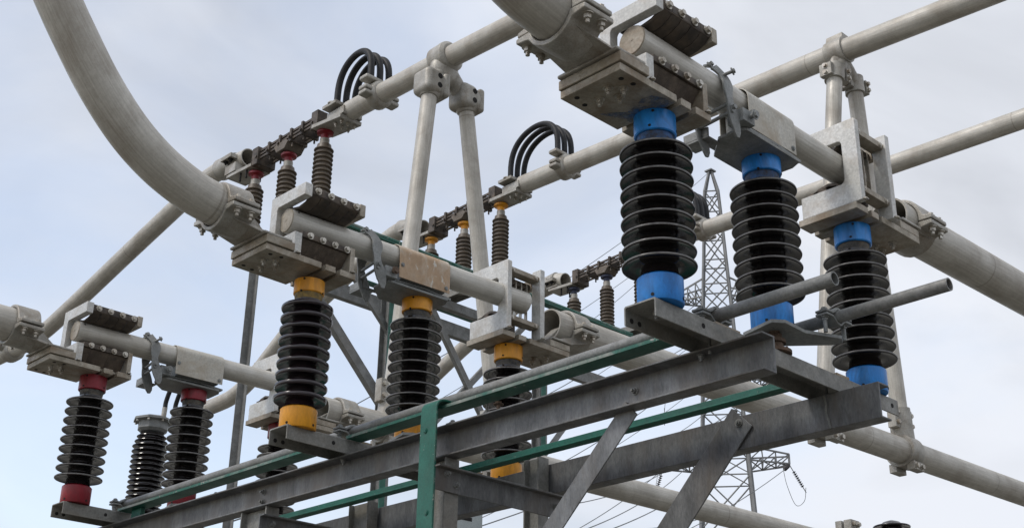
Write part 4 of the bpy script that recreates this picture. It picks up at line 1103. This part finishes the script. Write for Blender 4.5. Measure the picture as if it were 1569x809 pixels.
for k in range(2):
    dx = 0.12 + 0.22 * k
    part('ferrule', MB().tube([(7.3 + dx, 18.62, 4.84), (7.3 + dx, 18.60, 5.06)], 0.05, 14), 'cast', t)
    part('cable', MB().tube(smooth_path([(7.3 + dx, 17.55, 4.78), (7.3 + dx, 17.55, 5.1), (7.3 + dx, 17.75, 5.42), (7.3 + dx, 18.1, 5.55), (7.3 + dx, 18.42, 5.45), (7.3 + dx, 18.58, 5.2), (7.3 + dx, 18.60, 5.04)], 5), 0.046, 12), 'rubber', t)
for w, x, y, z in (('red', 3.7, 17.25, 4.905),):
    t = thing('flexible_jumper', 'pipe clamp with pale cable ferrules below the thick pipe at the left edge', 'cable jumper', (x, y, z))
    m = MB().tube([(x, y - 0.12, z), (x, y - 0.08, z), (x, y + 0.08, z), (x, y + 0.12, z)], [0.14, 0.19, 0.19, 0.14], 26).ell((x - 0.2, y, z + 0.02), (0.11, 0.10, 0.07)).ell((x, y, z + 0.2), (0.3, 0.14, 0.07))
    part('jumper_clamp', m, 'cast', t)
    for k in range(3):
        dx = -0.2 + 0.2 * k
        part('ferrule', MB().tube([(x + dx, y, z + 0.18), (x + dx, y, z + 0.42)], 0.045, 14), 'cast', t)
        part('cable', MB().tube(smooth_path([(x + dx, y, z + 0.40), (x + dx, y, z + 0.52), (x + dx, y + 0.2, z + 0.66), (x + dx, y + 0.5, z + 0.66), (x + dx, y + 0.8, z + 0.48), (x + dx, y + 0.9, z + 0.2)], 5), 0.04, 12), 'rubber', t)

# low things peeping in along the bottom edge
t = thing('post_insulator', 'dark insulator top just showing at the bottom right edge', 'insulator', (11.83, 5.6, GZ))
pr = []
for q in range(10): pr += shed_profile(0.26, 0.14, 1.50 - 0.11 * (9 - q), 0.004)
part('porcelain', MB().lathe(pr + [(0.12, 1.56), (0.03, 1.59)], 11.83, 5.6, 44), 'porcelain', t, smooth=50)
part('pedestal', MB().lathe([(0.25, GZ), (0.25, GZ + 0.05), (0.15, GZ + 0.06), (0.15, 0.49)], 11.83, 5.6, 28), 'galv', t)
t = thing('pipe_collar', 'pale bolted collar on the low pipe at the bottom right edge', 'clamp', (11.5, 6.134, 1.05))
part('collar', MB().tube([(11.38, 6.134, 1.237), (11.42, 6.134, 1.237), (11.60, 6.134, 1.24), (11.64, 6.134, 1.24)], [0.15, 0.195, 0.195, 0.15], 28).box(11.40, 11.62, 5.98, 6.10, 1.38, 1.60).box(11.40, 11.62, 6.14, 6.24, 1.38, 1.60), 'cast', t, bevel=0.004)
m = MB()
for dx in (-0.05, 0.05): m.bolt((11.51 + dx, 5.98, 1.54), (0, -1, 0), 0.03, 0.05)
part('collar_bolt', m, 'steel', t)
t = thing('control_box', 'pale blue grey cabinet glimpsed under the rear beam', 'cabinet', (6.7, 9.0, GZ))
part('cabinet', MB().box(6.42, 6.95, 8.8, 9.3, 0.70, 1.36), 'box', t, bevel=0.02)
part('stand', MB().box(6.6, 6.8, 8.95, 9.15, GZ, 0.70), 'galv', t, bevel=0.01)
part('vent', MB().box(6.5, 6.75, 8.796, 8.80, 1.2, 1.25), 'hole', t)

# ------------------------------------------------------------------ transmission tower
TB = V((75.7, 55.7, 0)); AD = V((78.47 - 72.77, 51.75 - 59.45, 0)).normalized(); AN = V((-AD.y, AD.x, 0))
# turn the body so that two faces show
tow = thing('transmission_tower', 'tall steel lattice tower behind the blue insulators', 'tower', (TB.x, TB.y, GZ))
levels = [(GZ, 3.35), (6, 2.75), (13, 2.35), (19, 2.05), (23.2, 1.85), (25.4, 1.74), (29.0, 1.56), (31.2, 1.46), (34.3, 1.30), (36.8, 1.18), (39.3, 1.06), (41.5, 0.93), (44.0, 0.80), (46.0, 0.70), (48.0, 0.58), (50.15, 0.10)]
def tp(a, b, z): return TB + AD * a + AN * b + V((0, 0, z))
def bar(m, p, q, w=0.09):
    m.tube([p, q], w * 0.80, 4)
for sa, sb in ((1, 1), (1, -1), (-1, -1), (-1, 1)):
    m = MB()
    for (z0, h0), (z1, h1) in zip(levels, levels[1:]):
        bar(m, tp(sa * h0, sb * h0, z0), tp(sa * h1, sb * h1, z1), 0.20 if z0 < 24 else 0.15)
    part('leg', m, 'tower', tow, smooth=0)
m = MB()
for (z0, h0), (z1, h1) in zip(levels[:-1], levels[1:-1]):
    cs = [(1, 1), (1, -1), (-1, -1), (-1, 1)]
    for i in range(4):
        a, b = cs[i], cs[(i + 1) % 4]
        bar(m, tp(a[0] * h1, a[1] * h1, z1), tp(b[0] * h1, b[1] * h1, z1), 0.075)
        bar(m, tp(a[0] * h0, a[1] * h0, z0), tp(b[0] * h1, b[1] * h1, z1), 0.075)
        bar(m, tp(b[0] * h0, b[1] * h0, z0), tp(a[0] * h1, a[1] * h1, z1), 0.075)
part('bracing', m, 'tower', tow, smooth=0)
part('peak_cap', MB().box(-0.35, 0.35, -0.35, 0.35, 0, 0.12).shift((TB.x, TB.y, 50.12)), 'tower', tow)
ARMS = [(24.3, 4.85, 1.80, 1.1), (31.0, 3.9, 1.46, 1.5), (38.2, 3.0, 1.10, 1.6)]
tips = []
for z, ln, hw, dep in ARMS:
    for s in (-1, 1):
        m = MB()
        tip = tp(s * ln, 0, z)
        tips.append((tip, s))
        ends = [tp(s * hw, hw, z), tp(s * hw, -hw, z), tp(s * (hw - 0.1), hw, z + dep), tp(s * (hw - 0.1), -hw, z + dep)]
        tipu = tp(s * ln, 0, z + 0.28)
        for k, e in enumerate(ends):
            q = tip + AN * (0.35 if k % 2 == 0 else -0.35) + V((0, 0, 0 if k < 2 else 0.75))
            bar(m, e, q, 0.10)
        q = [tip + AN * 0.35, tip - AN * 0.35, tip - AN * 0.35 + V((0, 0, 0.75)), tip + AN * 0.35 + V((0, 0, 0.75))]
        for k in range(4): bar(m, q[k], q[(k + 1) % 4], 0.09)
        for f0, f1 in ((0, 0.34), (0.34, 0.67), (0.67, 1)):
            P = lambda e, tq, f: ends[e].lerp(q[tq], f)
            bar(m, P(0, 0, f0), P(1, 1, f1), 0.065); bar(m, P(1, 1, f0), P(0, 0, f1), 0.065)
            bar(m, P(0, 0, f0), P(2, 3, f1), 0.065); bar(m, P(1, 1, f0), P(3, 2, f1), 0.065)
            bar(m, P(2, 3, f1), P(0, 0, f1), 0.065); bar(m, P(3, 2, f1), P(1, 1, f1), 0.065)
            bar(m, P(0, 0, f1), P(1, 1, f1), 0.065)
        part('cross_arm', m, 'tower', tow, smooth=0)
single('footing', MB().box(TB.x - 4, TB.x + 4, TB.y - 4, TB.y + 4, GZ - 0.3, GZ + 0.15), 'concrete', 'concrete raft below the lattice tower', 'footing')

# insulator strings, jumpers and conductors
RCAM = Matrix((rt2, up2, fw))
CPOS = V((-4.6765, -3.8063, -2.652))
def ray(u, v, dist):
    d = RCAM.transposed() @ V(((u - 784.5) / 1993.4, -(v - 404.5) / 1993.4, 1.0))
    d /= math.hypot(d.x, d.y)
    return CPOS + d * dist
def sag(a, b, s, n=24):
    return [a.lerp(b, i / n) - V((0, 0, s * 4 * (i / n) * (1 - i / n))) for i in range(n + 1)]
far_ends = [(ray(560, 700, 30.0), 'lowest'), (ray(520, 640, 32.0), 'low')]
# direction in which the line leaves the tower: towards the lower left of the photograph, over the substation
for i, (tip, s) in enumerate(tips):
    nm = ['lowest', 'middle', 'top'][i // 2] + (' left' if s < 0 else ' right')
    tgt = {0: (330, 1000), 1: (420, 1010), 2: (300, 920), 3: (400, 900), 4: (350, 800), 5: (420, 760)}[i]
    end = ray(*tgt, 42.0)
    d = (end - tip).normalized()
    p1 = tip + d * 2.0 - V((0, 0, 0.25))
    for side, q in (('near', p1), ('drop', tip - V((0, 0, 2.3)) - d * 0.9 + AD * s * 0.9)):
        if side == 'drop' and s < 0 and i > 1: continue
        t = thing('insulator_string', 'small dark insulator string %s the %s arm of the tower' % ('pulling left from' if side == 'near' else 'hanging below', nm), 'insulator', tip, 'insulator strings on the tower')
        m = MB()
        a, b = tip.lerp(q, 0.25), tip.lerp(q, 0.75)
        for k in range(8):
            c = a.lerp(b, k / 7); m.tube([c, c + (b - a).normalized() * 0.09], [0.16, 0.09], 10)
        part('disc', m, 'porcelain', t)
        part('link', MB().tube([tip, q], 0.035, 6), 'tower', t)
    lp = [p1, p1 + V((0, 0, -1.2)) + AD * s * 0.2, p1.lerp(tip, 0.5) + V((0, 0, -2.9)) + AD * s * 0.5, tip - V((0, 0, 2.9)) - d * 0.5 + AD * s * 0.8, tip - V((0, 0, 1.9)) - d * 0.9 + AD * s * 0.9]
    single('jumper_wire', MB().tube(smooth_path(lp, 6), 0.021, 6), 'wire', 'thin looped wire under the %s arm of the tower' % nm, 'wire', 'loop wires on the tower')
    single('overhead_wire', MB().tube(sag(p1, end, 1.5), 0.028, 6), 'wire', 'thin conductor falling left from the %s arm of the tower' % nm, 'wire', 'overhead wires')
apex = V((TB.x, TB.y, 50.2))
single('overhead_wire', MB().tube(sag(apex, ray(480, 655, 45.0), 1.0), 0.022, 6), 'wire', 'earth wire falling left from the tower peak', 'wire', 'overhead wires')
for k, (u0, v0, u1, v1, dd, lb) in enumerate([(600, 655, 1075, 340, 60, 'second thin wire just below the earth wire'), (880, 510, 1060, 345, 70, 'steeper thin wire beside the small far insulators'),
                                               (870, 820, 1075, 690, 40, 'thin wire under the front beam right of the brace'), (915, 818, 1130, 680, 38, 'thin wire nearest the wide brace'),
                                               (930, 812, 1150, 755, 45, 'flattest thin wire low at the bottom'), (870, 773, 1060, 690, 50, 'thin wire behind the slim brace'), (700, 810, 1060, 600, 55, 'thin wire crossing behind the rear column'),
     (640, 735, 1075, 460, 62, 'thin wire behind the yellow window contact pipe'), (940, 700, 1100, 612, 48, 'short thin wire between the two beams at the right'), (900, 560, 1078, 455, 66, 'thin wire reaching the tower waist'), (845, 640, 1070, 520, 58, 'thin wire just above the rear beam')]):
    single('overhead_wire', MB().tube(sag(ray(u0, v0, dd), ray(u1, v1, dd + 35), 0.6), 0.020, 6), 'wire', lb, 'wire', 'overhead wires')
